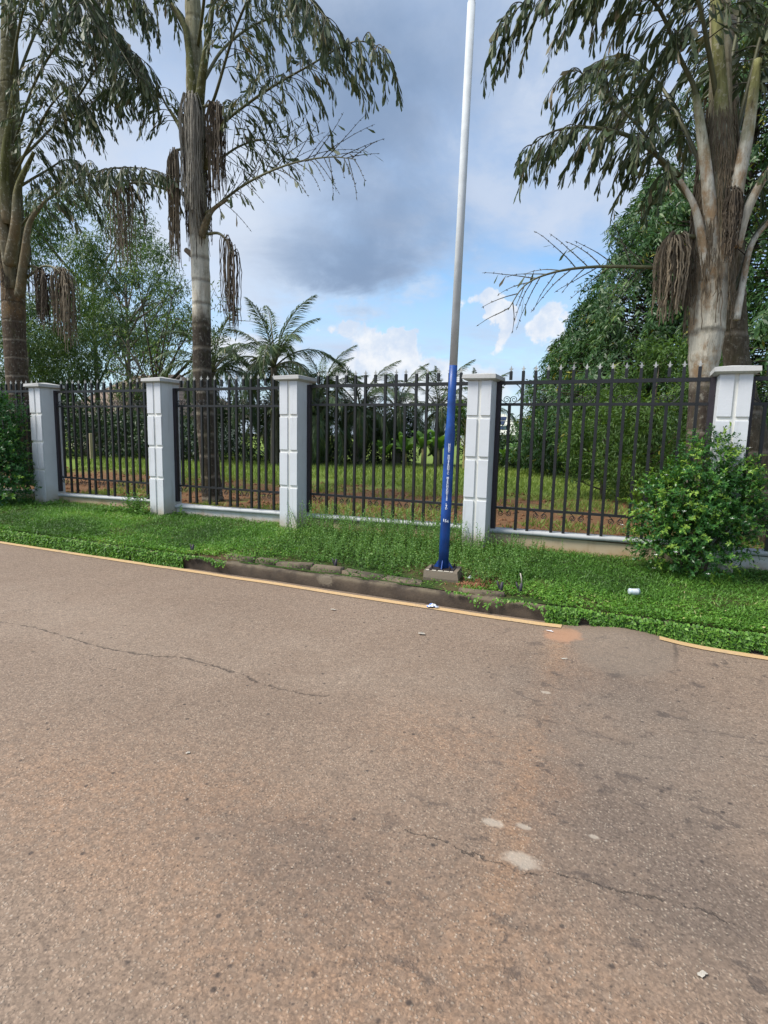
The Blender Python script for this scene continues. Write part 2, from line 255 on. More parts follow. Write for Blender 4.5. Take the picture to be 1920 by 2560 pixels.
# leaves ---------------------------------------------------------------
class Leaves:
    def __init__(s): s.V = []; s.T = []
    def add(s, P, Dr, Nn, L, Wd, tint, fold=.0, mid=.45):
        P = A(P); Dr = unit(Dr); S = unit(np.cross(Dr, Nn)); Nn = np.cross(S, Dr)
        L = np.broadcast_to(A(L), len(P))[:, None]; Wd = np.broadcast_to(A(Wd), len(P))[:, None]
        b = P; t = P+Dr*L-Nn*L*fold; q = P+Dr*L*mid+Nn*Wd*.22
        s._put(b, q+S*Wd*.5, t, q-S*Wd*.5, tint)
    def wedge(s, P, Dr, Nn, L, Wd, tint):
        P = A(P); Dr = unit(Dr); S = unit(np.cross(Dr, Nn)); 
        L = np.broadcast_to(A(L), len(P))[:, None]; Wd = np.broadcast_to(A(Wd), len(P))[:, None]
        s._put(P, P+Dr*L*.72+S*Wd*.5, P+Dr*L*1.06+S*Wd*.12, P+Dr*L*.86-S*Wd*.42, tint)
    def _put(s, a, b, c_, d, tint):
        s.V.append(np.stack([a, b, c_, d], 1).reshape(-1, 3)); s.T.append(np.repeat(np.broadcast_to(A(tint), len(a)), 4))
    def count(s): return sum(len(v) for v in s.V)//4
    def mesh(s, name, mat):
        V = np.concatenate(s.V); return mesh_np(name, V, np.arange(len(V)).reshape(-1, 4), mat, tint=np.concatenate(s.T))
def rdir(n, r=None): return unit((r or rng).normal(size=(n, 3)))
# object helpers -------------------------------------------------------
def link(name, me, parent=None, loc=None, rot=None, scale=None, kind=None, label=None):
    o = bpy.data.objects.new(name, me); C.objects.link(o)
    if parent is not None: o.parent = parent
    if loc is not None: o.location = loc
    if rot is not None: o.rotation_euler = rot
    if scale is not None: o.scale = scale
    if kind: o['kind'] = kind
    if label: o['label'] = label
    return o
def tag(o, label, cat, group=None):
    o['label'] = label; o['category'] = cat
    if group: o['group'] = group
    return o
def thing(name, label, cat, loc=(0, 0, 0), group=None, rot=None):
    return tag(link(name, None, None, loc, rot), label, cat, group)
def local(me_pts, loc): return A(me_pts)-A(loc)

# ================================================================= materials
def mat_simple(name, c_, rough=.6, metal=0, var=.12, scale=8, bump=0, bscale=40, spec=.5):
    m, k, b = material(name); p = k.pos()
    n1 = k.noise(p, scale, 5, .6); n2 = k.noise(p, scale*.17, 3)
    f = k.m('ADD', k.m('MULTIPLY', n1, .6), k.m('MULTIPLY', n2, .4))
    lo = tuple(v*(1-var) for v in c_); hi = tuple(min(1, v*(1+var)) for v in c_)
    k.put(b.inputs['Base Color'], k.mix(k.mr(f, .3, .7), lo, hi))
    b.inputs['Roughness'].default_value = rough; b.inputs['Metallic'].default_value = metal
    b.inputs['Specular IOR Level'].default_value = spec
    if bump: k.put(b.inputs['Normal'], k.bump(k.noise(p, bscale, 5, .65), .6, bump))
    return m
def mat_leaf(name, stops, rough=.42, trans=.28, tcol=(1.25, 1.25, .55)):
    m, k, b = material(name)
    a = k.n('ShaderNodeAttribute', attribute_name='tint')
    c_ = k.ramp(a.outputs['Fac'], stops)
    k.put(b.inputs['Base Color'], c_); b.inputs['Roughness'].default_value = rough
    b.inputs['Specular IOR Level'].default_value = .35
    t = k.n('ShaderNodeBsdfTranslucent'); k.put(t.inputs['Color'], k.mix(1, c_, tcol, 'MULTIPLY'))
    x = k.n('ShaderNodeMixShader'); x.inputs[0].default_value = trans
    k.L.new(b.outputs[0], x.inputs[1]); k.L.new(t.outputs[0], x.inputs[2])
    k.L.new(x.outputs[0], m.node_tree.nodes['Material Output'].inputs['Surface'])
    return m

def mat_asphalt():
    m, k, b = material('dusty_asphalt'); p = k.pos(); x, y, z = k.sep(p)
    warp = k.noise(p, 2.2, 4, .6, out=1)
    pw = k.vm('ADD', p, k.vm('SCALE', k.vm('SUBTRACT', warp, (.5, .5, .5)), scale=.5))
    big = k.noise(p, .55, 5, .6); mid = k.noise(p, 2.6, 5, .65); fine = k.noise(p, 17, 4, .7)
    base = k.ramp(k.m('ADD', k.m('MULTIPLY', big, .55), k.m('MULTIPLY', mid, .45)),
                  [(.30, (.195, .136, .096)), (.48, (.245, .175, .125)), (.62, (.280, .204, .148)), (.8, (.272, .192, .132))])
    # red laterite dust washed over it
    def blob(c_, sx, sy, vec):
        d = k.vm('MULTIPLY', k.vm('SUBTRACT', vec, (c_[0], c_[1], 0)), (1/sx, 1/sy, 0)); return k.m('EXPONENT', k.m('MULTIPLY', k.m('POWER', k.vm('LENGTH', d), 2), -1))
    def tot(l):
        o = l[0]
        for q in l[1:]: o = k.m('ADD', o, q)
        return o
    red = tot([blob(c_, sx, sy, pw) for c_, sx, sy in zip(D['REDD'], (.75, .9, .9, .5), (.35, .4, .3, .35))] + [blob(D['SOIL'][1], .09, .85, pw), blob((-.36, 3.4), .12, .9, pw), blob((-.2, 1.45), .4, .3, pw)])
    red = k.m('MULTIPLY', k.m('MINIMUM', red, 1), k.mr(k.m('ADD', k.m('MULTIPLY', mid, .5), k.m('MULTIPLY', fine, .5)), .3, .65))
    base = k.mix(k.m('MULTIPLY', red, .52), base, (.34, .19, .105))
    sx_ = k.m('ADD', -.475, k.m('MULTIPLY', k.m('SUBTRACT', 4.8, y), .048))
    sdist = k.m('SUBTRACT', k.m('ADD', x, k.m('MULTIPLY', k.m('SUBTRACT', k.noise(p, 3.5, 5, .65), .5), .16)), sx_)
    strip = k.m('MULTIPLY', k.m('MULTIPLY', k.mr(sdist, -.20, -.01), k.mr(sdist, .015, .06, 1, 0)), k.m('MULTIPLY', k.mr(y, 1.3, 2.0, .25, 1), k.mr(k.m('ADD', k.m('MULTIPLY', mid, .6), k.m('MULTIPLY', fine, .4)), .32, .62, .35, 1)))
    base = k.mix(k.m('MULTIPLY', strip, .36), base, (.40, .215, .105))
    # darker, more worn surface to the right
    dk = tot([blob(c_, sx, sy, pw) for c_, sx, sy in zip(D['DARKR'], (.6, .45, .5, .55), (.9, .38, .25, .5))])
    base = k.mix(k.m('MULTIPLY', k.m('MULTIPLY', k.m('MINIMUM', dk, 1), k.mr(mid, .28, .55, .35, 1)), .62), base, (.105, .082, .068))
    # stones of the wearing course
    vs = k.n('ShaderNodeTexVoronoi'); k.put(vs.inputs['Vector'], k.vm('ADD', p, k.vm('SCALE', k.vm('SUBTRACT', k.noise(p, 60, 2, .5, out=1), (.5, .5, .5)), scale=.012))); vs.inputs['Scale'].default_value = 88
    cr = k.sep(vs.outputs['Color'])[0]; di = vs.outputs['Distance']
    stone = k.m('MULTIPLY', k.mr(di, .10, .60, 1, 0), k.mr(k.m('ADD', cr, k.m('MULTIPLY', k.m('SUBTRACT', mid, .5), 1.6)), .25, .7, .15, 1))
    base = k.mix(k.m('MULTIPLY', stone, k.mr(cr, .45, 1, 0, .72)), base, (.43, .35, .27))
    base = k.mix(k.m('MULTIPLY', k.mr(cr, .0, .26, .85, 0), k.mr(di, .1, .6, 1, .2)), base, (.055, .042, .036))
    base = k.mix(k.m('MULTIPLY', k.mr(di, .5, .85, 0, .45), k.mr(mid, .35, .6, .3, 1)), base, (.09, .066, .05))
    base = k.mix(k.mr(fine, .35, .7, .28, 0), base, (.12, .088, .066))
    track = k.m('MULTIPLY', k.mr(k.m('ABSOLUTE', k.m('SUBTRACT', k.m('ADD', y, k.m('MULTIPLY', k.m('SUBTRACT', big, .5), 1.2)), 3.25)), .25, .75, 1, 0), k.mr(mid, .3, .65, .3, 1))
    base = k.mix(k.m('MULTIPLY', track, .16), base, (.34, .27, .205))
    v2 = k.n('ShaderNodeTexVoronoi'); k.put(v2.inputs['Vector'], p); v2.inputs['Scale'].default_value = 24
    c2 = k.sep(v2.outputs['Color'])[1]
    base = k.mix(k.m('MULTIPLY', k.m('GREATER_THAN', c2, .965), k.mr(v2.outputs['Distance'], .06, .20, .6, 0)), base, (.44, .38, .31))
    base = k.mix(k.m('MULTIPLY', k.m('LESS_THAN', c2, .045), k.mr(v2.outputs['Distance'], .12, .34, .8, 0)), base, (.045, .036, .032))
    v3 = k.n('ShaderNodeTexVoronoi'); k.put(v3.inputs['Vector'], k.vm('ADD', p, k.vm('SCALE', k.vm('SUBTRACT', k.noise(p, 45, 2, .5, out=1), (.5, .5, .5)), scale=.016))); v3.inputs['Scale'].default_value = 105
    tone = k.mr(k.sep(v3.outputs['Color'])[2], 0, 1, .84, 1.16, False)
    t2 = k.mr(k.sep(vs.outputs['Color'])[1], 0, 1, .87, 1.13, False)
    tone = k.m('MULTIPLY', tone, t2)
    base = k.mix(1, base, k.comb(tone, tone, tone), 'MULTIPLY')
    # lost-stone pits, more of them to the right
    pit = k.m('MULTIPLY', k.mr(k.noise(k.vm('MULTIPLY', pw, (1, 1.4, 1)), 5.6, 5, .62), .56, .69), k.mr(x, -1.6, -.1, .12, 1.0))
    base = k.mix(k.m('MULTIPLY', pit, .7), base, (.070, .054, .046))
    # pale sand-filled hollows
    rn = k.noise(p, 11, 4, .6)
    pale = tot([k.mr(k.m('ADD', blob(c_, s, s*.6, p), k.m('ADD', k.m('MULTIPLY', k.m('SUBTRACT', rn, .5), 1.1), k.m('MULTIPLY', k.m('SUBTRACT', fine, .5), .8))), .42, .85) for c_, s in zip(D['PALE'], (.095, .058, .045, .030, .040))])
    base = k.mix(k.m('MULTIPLY', k.m('MINIMUM', pale, 1), .62), base, (.42, .36, .29))
    # greyer patch laid up to the kerb, with a dark seam round it
    wv_ = k.m('MULTIPLY', k.m('SUBTRACT', k.noise(p, 4, 4, .6), .5), .22)
    ex = k.m('ADD', k.m('POWER', k.m('ABSOLUTE', k.m('DIVIDE', k.m('SUBTRACT', x, k.m('ADD', -.06, k.m('MULTIPLY', k.m('SUBTRACT', 5, y), .06))), .40)), 2.5), k.m('POWER', k.m('ABSOLUTE', k.m('DIVIDE', k.m('SUBTRACT', y, 5.0), 1.0)), 2.2))
    ex = k.m('ADD', ex, wv_)
    base = k.mix(k.mr(ex, .7, 1.15, .40, 0), base, (.175, .145, .115))
    base = k.mix(k.m('MULTIPLY', k.m('MULTIPLY', k.mr(ex, .86, 1.0), k.mr(ex, 1.0, 1.16, 1, 0)), k.m('MULTIPLY', k.mr(y, 4.2, 4.8), k.mr(x, -.2, .1, .25, .6))), base, (.060, .048, .040))
    # red soil spilled against the kerb
    soil = k.mr(k.m('ADD', blob(D['SOIL'][0], .17, .20, p), k.m('MULTIPLY', k.m('SUBTRACT', rn, .5), .8)), .3, .7)
    base = k.mix(k.m('MULTIPLY', soil, .85), base, (.36, .20, .12))
    gut = k.m('MULTIPLY', k.mr(y, 4.75, 5.0), k.mr(mid, .3, .7, .2, .8))
    base = k.mix(gut, base, (.17, .125, .09))
    # cracks along the lane
    def crack(pts, wid):
        x0, x1 = pts[0][0], pts[-1][0]
        fc = k.n('ShaderNodeFloatCurve'); cv = fc.mapping.curves[0]
        ys = [q[1] for q in pts]; y0 = min(ys)-.1; y1 = max(ys)+.1
        for i, q in enumerate(pts):
            u, v = (q[0]-x0)/(x1-x0), (q[1]-y0)/(y1-y0)
            if i == 0: cv.points[0].location = (u, v)
            elif i == len(pts)-1: cv.points[1].location = (u, v)
        for q in pts[1:-1]: cv.points.new((q[0]-x0)/(x1-x0), (q[1]-y0)/(y1-y0))
        fc.mapping.update()
        u = k.m('DIVIDE', k.m('SUBTRACT', x, x0), x1-x0); k.put(fc.inputs['Value'], u)
        yy = k.m('ADD', k.m('MULTIPLY', fc.outputs[0], y1-y0), y0)
        jit = k.m('MULTIPLY', k.m('SUBTRACT', k.noise(p, 9, 5, .7), .5), .11)
        dd = k.m('ABSOLUTE', k.m('SUBTRACT', k.m('ADD', y, jit), yy))
        wv = k.m('MULTIPLY', k.mr(k.noise(p, 7.5, 4, .65), .38, .64, .04, 1), wid)
        inside = k.m('MULTIPLY', k.m('GREATER_THAN', u, 0), k.m('LESS_THAN', u, 1))
        return k.m('MULTIPLY', k.mr(dd, 0, wv, 1, 0), inside)
    cr_ = k.m('MAXIMUM', crack(D['CRACK_A'], .022), crack(D['CRACK_B'], .0095))
    base = k.mix(k.m('MULTIPLY', cr_, .74), base, (.046, .035, .028))
    k.put(b.inputs['Base Color'], base); b.inputs['Roughness'].default_value = .82; b.inputs['Specular IOR Level'].default_value = .35
    h = k.m('SUBTRACT', k.m('ADD', k.m('MULTIPLY', stone, k.m('ADD', k.m('MULTIPLY', cr, .7), .3)), k.m('MULTIPLY', fine, .5)), k.m('ADD', k.m('MULTIPLY', cr_, 1.8), k.m('MULTIPLY', pit, .9)))
    h = k.m('MULTIPLY', h, k.m('SUBTRACT', 1, k.m('MULTIPLY', k.m('MINIMUM', k.m('ADD', pale, soil), 1), .7)))
    k.put(b.inputs['Normal'], k.bump(h, .6, .006))
    return m
def mat_soil(name, lo, hi, grass=None, thresh=(.45, .6)):
    m, k, b = material(name); p = k.pos()
    n = k.noise(p, 3, 7, .65); f = k.noise(p, 28, 4, .7)
    c_ = k.mix(k.mr(k.m('ADD', k.m('MULTIPLY', n, .6), k.m('MULTIPLY', f, .4)), .3, .7), lo, hi)
    if grass: c_ = k.mix(k.mr(k.noise(p, .8, 6, .6), *thresh), c_, grass)
    k.put(b.inputs['Base Color'], c_); b.inputs['Roughness'].default_value = .95; b.inputs['Specular IOR Level'].default_value = .1
    k.put(b.inputs['Normal'], k.bump(k.m('ADD', n, k.m('MULTIPLY', f, .4)), 1, .03))
    return m
def mat_field():
    m, k, b = material('field_ground'); p = k.pos(); x, y, z = k.sep(p)
    n = k.noise(p, .9, 6, .62); f = k.noise(p, 9, 5, .7)
    dirt = k.mix(f, (.115, .060, .030), (.25, .140, .075))
    grass = k.mix(f, (.12, .18, .038), (.21, .28, .062))
    far = k.mr(k.m('ADD', y, k.m('MULTIPLY', k.m('SUBTRACT', n, .5), 7)), 11.2, 13.6)
    near = k.mr(n, .54, .68, 0, .8)
    k.put(b.inputs['Base Color'], k.mix(k.m('MAXIMUM', far, near), dirt, grass)); b.inputs['Roughness'].default_value = .95
    b.inputs['Specular IOR Level'].default_value = .1
    k.put(b.inputs['Normal'], k.bump(k.m('ADD', n, f), 1, .06))
    return m
def mat_plaster(name, c_, stain, dirt_h=None, dirt_c=(.34, .25, .15), rough=.75):
    m, k, b = material(name); p = k.pos(); x, y, z = k.sep(p)
    n = k.noise(p, 3.5, 6, .65); f = k.noise(p, 45, 3, .7)
    drip = k.noise(k.vm('MULTIPLY', p, (7, 7, .7)), 1.5, 5, .65)
    cc = k.mix(k.mr(n, .3, .75, 0, .5), c_, tuple(v*.86 for v in c_))
    cc = k.mix(k.mr(drip, .54, .74, 0, .6), cc, stain)
    if dirt_h: cc = k.mix(k.mr(k.m('ADD', z, k.m('MULTIPLY', k.m('SUBTRACT', n, .5), .35)), dirt_h[0], dirt_h[1], .85, 0), cc, dirt_c)
    k.put(b.inputs['Base Color'], cc); b.inputs['Roughness'].default_value = rough
    k.put(b.inputs['Normal'], k.bump(k.m('ADD', f, n), .35, .004))
    return m
def mat_palm_trunk(name, z1, z2, dark, pale, top, ring=.17, soft=.35, rust=.8, rw=.10):
    m, k, b = material(name); p = k.pos(); x, y, z = k.sep(p)
    n = k.noise(p, 5, 6, .65); f = k.noise(k.vm('MULTIPLY', p, (1, 1, .25)), 34, 5, .7); st = k.noise(k.vm('MULTIPLY', p, (1, 1, .12)), 14, 5, .7)
    zz = k.m('ADD', z, k.m('MULTIPLY', k.m('SUBTRACT', n, .5), soft*2.2))
    cd = k.mix(k.mr(f, .3, .7), tuple(v*.55 for v in dark), tuple(v*1.25 for v in dark))
    cp = k.mix(k.mr(st, .35, .7), tuple(v*.62 for v in pale), pale)
    cp = k.mix(k.mr(k.noise(k.vm('MULTIPLY', p, (1, 1, .5)), 4.2, 6, .68), .46, .62, 0, rust), cp, (.27, .155, .065))
    ct = k.mix(k.mr(st, .3, .7), tuple(v*.5 for v in top), tuple(v*1.2 for v in top))
    c_ = k.mix(k.mr(zz, z1-soft, z1+soft), cd, cp)
    c_ = k.mix(k.mr(zz, z2-soft, z2+soft), c_, ct)
    rg = k.m('PINGPONG', k.m('ADD', k.m('DIVIDE', z, ring*2), k.m('MULTIPLY', n, .22)), .5)
    rr = k.mr(rg, 0, rw, 1, 0)
    c_ = k.mix(k.m('MULTIPLY', rr, k.mr(zz, z1, z2+.3, .55, .2)), c_, k.mix(k.mr(zz, z1-.6, z1+.2), (.26, .22, .17), (.055, .042, .03)))
    lich = k.mr(k.noise(k.vm('ADD', p, (5, 2, 1)), 16, 6, .75), .54, .64)
    c_ = k.mix(k.m('MULTIPLY', lich, k.mr(zz, z1-.6, z1+.3, .28, .55)), c_, (.46, .44, .36))
    moss = k.mr(k.noise(k.vm('MULTIPLY', p, (1, 1, .5)), 7, 6, .75), .50, .66)
    c_ = k.mix(k.m('MULTIPLY', moss, .40), c_, (.075, .070, .030))
    scar = k.mr(k.noise(k.vm('MULTIPLY', p, (1, 1, .16)), 22, 5, .75), .60, .68)
    c_ = k.mix(k.m('MULTIPLY', scar, .6), c_, (.035, .026, .018))
    k.put(b.inputs['Base Color'], c_); b.inputs['Roughness'].default_value = .9; b.inputs['Specular IOR Level'].default_value = .15
    k.put(b.inputs['Normal'], k.bump(k.m('SUBTRACT', k.m('ADD', f, st), rr), .8, .014))
    return m
def mat_bark(name, lo, hi):
    m, k, b = material(name); p = k.pos()
    f = k.noise(k.vm('MULTIPLY', p, (1, 1, .22)), 18, 6, .7)
    k.put(b.inputs['Base Color'], k.mix(k.mr(f, .32, .7), lo, hi)); b.inputs['Roughness'].default_value = .9
    k.put(b.inputs['Normal'], k.bump(f, .8, .02)); return m
def mat_kerb():
    m, k, b = material('weathered_kerb'); p = k.pos(); x, y, z = k.sep(p)
    n = k.noise(p, 4, 6, .65); f = k.noise(p, 40, 4, .7); dr = k.noise(k.vm('MULTIPLY', p, (9, 9, .8)), 1.6, 4, .6)
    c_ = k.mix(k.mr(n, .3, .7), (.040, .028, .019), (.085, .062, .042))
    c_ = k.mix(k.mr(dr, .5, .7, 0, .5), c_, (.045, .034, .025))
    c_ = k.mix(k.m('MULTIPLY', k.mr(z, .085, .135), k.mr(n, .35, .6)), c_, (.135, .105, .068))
    d = k.vm('LENGTH', k.vm('MULTIPLY', k.vm('SUBTRACT', p, (-2.93, 5.03, .09)), (5.5, 3, 11)))
    c_ = k.mix(k.mr(k.m('ADD', d, k.m('MULTIPLY', k.m('ADD', n, f), 1.1)), 1.35, 1.75, .7, 0), c_, (.19, .155, .11))
    k.put(b.inputs['Base Color'], c_); b.inputs['Roughness'].default_value = .9
    k.put(b.inputs['Normal'], k.bump(k.m('ADD', n, k.m('MULTIPLY', f, .6)), .8, .012)); return m
def mat_line():
    m, k, b = material('worn_yellow_paint'); p = k.pos()
    n = k.noise(p, 5, 6, .7); f = k.noise(p, 60, 3, .7); mv = k.m('ADD', k.m('MULTIPLY', n, .6), k.m('MULTIPLY', f, .4))
    c_ = k.mix(k.mr(mv, .3, .7), (.50, .315, .145), (.58, .41, .22))
    c_ = k.mix(k.mr(mv, .50, .66, 0, .85), c_, (.25, .175, .12))
    k.put(b.inputs['Base Color'], c_); b.inputs['Roughness'].default_value = .8
    k.put(b.inputs['Normal'], k.bump(f, .5, .004)); return m
def mat_roof(name, lo, hi, ang=0, ridges=4):
    m, k, b = material(name); p = k.pos(); x, y, z = k.sep(p)
    s = k.m('PINGPONG', k.m('MULTIPLY', x, ridges), .5)
    n = k.noise(p, 1.2, 5, .6)
    k.put(b.inputs['Base Color'], k.mix(k.mr(k.m('ADD', k.m('MULTIPLY', n, .7), k.m('MULTIPLY', s, .5)), .25, .75), lo, hi)); b.inputs['Roughness'].default_value = .7
    k.put(b.inputs['Normal'], k.bump(s, .6, .08)); return m

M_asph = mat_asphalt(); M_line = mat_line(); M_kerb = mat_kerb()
M_soil = mat_soil('verge_soil', (.060, .040, .022), (.125, .085, .048), (.035, .062, .016), (.36, .52))
M_redsoil = mat_soil('red_soil', (.13, .06, .03), (.26, .135, .072))
M_field = mat_field(); M_far = mat_soil('far_ground', (.08, .09, .03), (.14, .13, .06))
M_block = mat_plaster('pillar_block_paint', (.635, .65, .675), (.42, .42, .41), (.24, .50), (.40, .34, .25))
M_core = mat_plaster('pillar_plain_paint', (.63, .645, .665), (.42, .42, .41), (.24, .62), (.40, .34, .24))
M_groove = mat_plaster('pillar_groove_paint', (.75, .74, .69), (.60, .58, .52), (.26, .45), (.50, .44, .35))
M_cap = mat_plaster('weathered_cap_concrete', (.47, .465, .45), (.25, .245, .235))
M_wall = mat_plaster('tan_wall_plaster', (.52, .41, .27), (.36, .26, .15), (.20, .36), (.36, .22, .10), .9)
M_wallw = mat_plaster('pale_wall_plaster', (.60, .585, .55), (.44, .41, .36), (.22, .34), (.42, .32, .22), .9)
M_cope = mat_plaster('coping_concrete', (.43, .44, .44), (.24, .24, .23))
M_iron = mat_simple('black_iron_paint', (.011, .011, .012), .42, 0, .35, 14, .001, 60)
M_stile = mat_simple('dark_stile_paint', (.020, .014, .020), .5, 0, .3, 14)
M_silver = mat_simple('silver_spear_paint', (.36, .36, .34), .5, .3, .12, 30)
M_pblue = mat_simple('blue_pole_paint', (.009, .060, .265), .42, 0, .40, 9, .0015, 25)
M_pgrey = mat_simple('grey_pole_paint', (.52, .545, .555), .8, 0, .16, 5, .001, 20, .2)
def scuff(m, c_):
    k = NT(m.node_tree); b = m.node_tree.nodes['Principled BSDF']; old = b.inputs['Base Color'].links[0].from_socket; p = k.pos()
    f = k.mr(k.noise(k.vm('MULTIPLY', p, (1, 1, .4)), 21, 6, .75), .64, .72, 0, .55); k.put(b.inputs['Base Color'], k.mix(f, old, c_))
scuff(M_pblue, (.10, .17, .32)); scuff(M_pgrey, (.30, .30, .29))
M_letter = mat_simple('white_stencil_paint', (.80, .84, .90), .6, 0, .15, 80)
M_plinth = mat_plaster('plinth_concrete', (.17, .135, .095), (.09, .07, .05))
M_plate = mat_simple('dark_base_plate', (.035, .028, .028), .6, .3, .3, 20)
M_stone = mat_simple('edging_stone', (.120, .093, .062), .9, 0, .5, 9, .012, 22)
M_fibre = mat_simple('palm_fibre', (.155, .120, .078), .85, 0, .45, 7)
M_fibreg = mat_simple('grey_palm_fibre', (.22, .20, .165), .85, 0, .4, 7)
M_fibred = mat_simple('dark_palm_fibre', (.075, .055, .035), .85, 0, .45, 7)
M_rachis = mat_simple('palm_rachis', (.085, .085, .035), .6, 0, .4, 5)
M_twig = mat_simple('palm_twig', (.055, .048, .030), .7, 0, .4, 9)
M_petiole = mat_palm_trunk('palm_petiole', -9, 5.2, (.1, .1, .1), (.66, .62, .52), (.22, .22, .09), 5, .5)
M_petiole2 = mat_palm_trunk('brown_palm_petiole', -9, 6.4, (.1, .1, .1), (.20, .175, .115), (.13, .13, .05), 5, .5, .25)
M_tr1 = mat_palm_trunk('near_palm_trunk', 3.75, 6.2, (.062, .050, .038), (.72, .68, .57), (.30, .275, .17), .20, .22, .25, .15)
M_tr0 = mat_palm_trunk('left_palm_trunk', 4.1, 5.2, (.085, .062, .045), (.17, .12, .075), (.13, .12, .062), .20)
M_trR = mat_palm_trunk('right_palm_trunk', 2.35, 4.1, (.075, .058, .045), (.66, .60, .48), (.36, .31, .20), .30, .18)
M_trB = mat_palm_trunk('rear_palm_trunk', 6.0, 8.0, (.105, .085, .058), (.3, .26, .2), (.2, .18, .1), .26)
M_lfish = mat_leaf('fishtail_leaf', [(0, (0.040, 0.060, 0.030)), (.45, (0.073, 0.103, 0.043)), (.72, (0.125, 0.144, 0.069)), (.9, (0.175, 0.131, 0.075)), (1, (0.263, 0.213, 0.144))], .5, .22, (1.1, 1.15, .7))
M_lmast = mat_leaf('mast_tree_leaf', [(0, (0.026, 0.065, 0.026)), (.5, (0.052, 0.119, 0.038)), (.85, (0.109, 0.181, 0.046)), (1, (0.290, 0.275, 0.043))], .4, .22)
M_lfeath = mat_leaf('feathery_leaf', [(0, (0.050, 0.106, 0.025)), (.6, (0.094, 0.181, 0.037)), (1, (0.163, 0.237, 0.050))], .5, .3)
M_leuc = mat_leaf('gum_leaf', [(0, (.040, .080, .030)), (.6, (.085, .150, .050)), (1, (.19, .25, .075))], .5, .3)
M_ldark = mat_leaf('dark_shrub_leaf', [(0, (0.016, 0.037, 0.018)), (.6, (0.037, 0.075, 0.027)), (1, (0.081, 0.144, 0.044))], .45, .2)
M_lbush = mat_leaf('bush_leaf', [(0, (0.018, 0.060, 0.021)), (.55, (0.042, 0.137, 0.034)), (.8, (0.098, 0.247, 0.042)), (1, (0.260, 0.429, 0.058))], .3, .25)
M_lbushl = mat_leaf('fresh_bush_leaf', [(0, (.018, .058, .018)), (.5, (.044, .140, .031)), (.8, (.11, .26, .045)), (1, (.28, .42, .065))], .3, .28)
M_lcoco = mat_leaf('coconut_leaf', [(0, (0.046, 0.081, 0.039)), (.6, (0.091, 0.137, 0.055)), (.9, (0.182, 0.208, 0.081)), (1, (0.312, 0.260, 0.104))], .4, .2)
M_lban = mat_leaf('banana_leaf', [(0, (0.072, 0.156, 0.030)), (1, (0.156, 0.300, 0.060))], .4, .3)
M_grass = mat_leaf('verge_grass', [(0, (.045, .105, .018)), (.4, (.105, .250, .033)), (.7, (.185, .36, .050)), (.88, (.28, .36, .085)), (1, (.50, .43, .22))], .5, .25)
M_fgrass = mat_leaf('field_grass', [(0, (.11, .165, .034)), (.6, (.215, .30, .062)), (1, (.36, .36, .11))], .6, .28)
M_weed = mat_leaf('weed_leaf', [(0, (0.056, 0.138, 0.027)), (.6, (0.119, 0.250, 0.048)), (1, (0.237, 0.362, 0.081))], .5, .28)
M_weedl = mat_leaf('pale_weed_leaf', [(0, (.085, .17, .045)), (.6, (.155, .29, .075)), (1, (.27, .38, .12))], .55, .28)
M_flower = mat_simple('white_petal', (.80, .80, .76), .6, 0, .05, 30)
M_bark = mat_bark('grey_bark', (.08, .068, .05), (.18, .155, .12)); M_barkd = mat_bark('dark_bark', (.035, .028, .02), (.09, .07, .048))
M_barky = mat_bark('yellow_bark', (.22, .18, .08), (.34, .28, .13))
M_hwall = mat_simple('cream_house_wall', (.52, .49, .42), .8, 0, .1, 2); M_hwin = mat_simple('dark_window_glass', (.03, .035, .04), .15)
M_hroof = mat_roof('brown_roof_sheet', (.155, .105, .075), (.25, .175, .125)); M_hroof2 = mat_roof('cream_roof_sheet', (.46, .47, .40), (.60, .60, .52), 0, 2); M_groof = mat_roof('grey_roof_sheet', (.22, .24, .22), (.33, .35, .32))
M_solar = mat_simple('solar_cell', (.012, .022, .06), .2); M_white = mat_simple('white_frame_paint', (.72, .72, .70), .5)
M_plast = mat_simple('white_plastic_film', (.66, .68, .70), .35); M_blueplast = mat_simple('blue_plastic_print', (.04, .14, .5), .4); M_rubber = mat_simple('dark_plastic_stub', (.03, .025, .035), .6); M_can = mat_simple('crushed_tin', (.60, .68, .72), .35, .4); M_paper = mat_simple('dirty_paper', (.42, .38, .32), .8)

# ================================================================= ground, road, verge
def zverge(x, y): return .135 + np.clip((A(y)-5.05)/2.0, 0, 1)**1.15*.095 + .02*(fbm(A(x)*1.7, A(y)*1.7, 3)-.5)
def zfield(x, y): return .262 + np.clip((A(y)-7.3)/7, 0, 1)*.09 + .05*(fbm(A(x)*.8, A(y)*.8, 5)-.5)*np.clip((A(y)-7.3)/2, 0, 1)
def grid(name, xs, ys, zf, mat, kind='structure', smooth=True):
    X, Y = np.meshgrid(xs, ys); Z = zf(X, Y); V = np.stack([X, Y, Z], -1).reshape(-1, 3); nx, ny = len(xs), len(ys)
    i = np.arange((ny-1)*(nx-1)); r = i//(nx-1); c_ = i % (nx-1); q = r*nx+c_
    me = mesh_np(name, V, np.stack([q, q+1, q+nx+1, q+nx], 1), mat, smooth=smooth)
    return link(name, me, kind=kind)
def zroad(X, Y):
    bump = .055*np.exp(-((X+.02)/.34)**2)*np.clip((Y-4.15)/.75, 0, 1)**1.5
    ap = .018*np.exp(-((X-.1)/.7)**2-((Y-4.0)/.9)**2)
    return .012*(fbm(X*.9, Y*.9, 11)-.5) + bump + ap
xs = np.concatenate([np.linspace(-90, -9, 30)[:-1], np.linspace(-9, 3, 150), np.linspace(3, 45, 20)[1:]])
grid('road', xs, np.concatenate([np.linspace(-25, 1, 20)[:-1], np.linspace(1, 5.045, 60)]), zroad, M_asph)
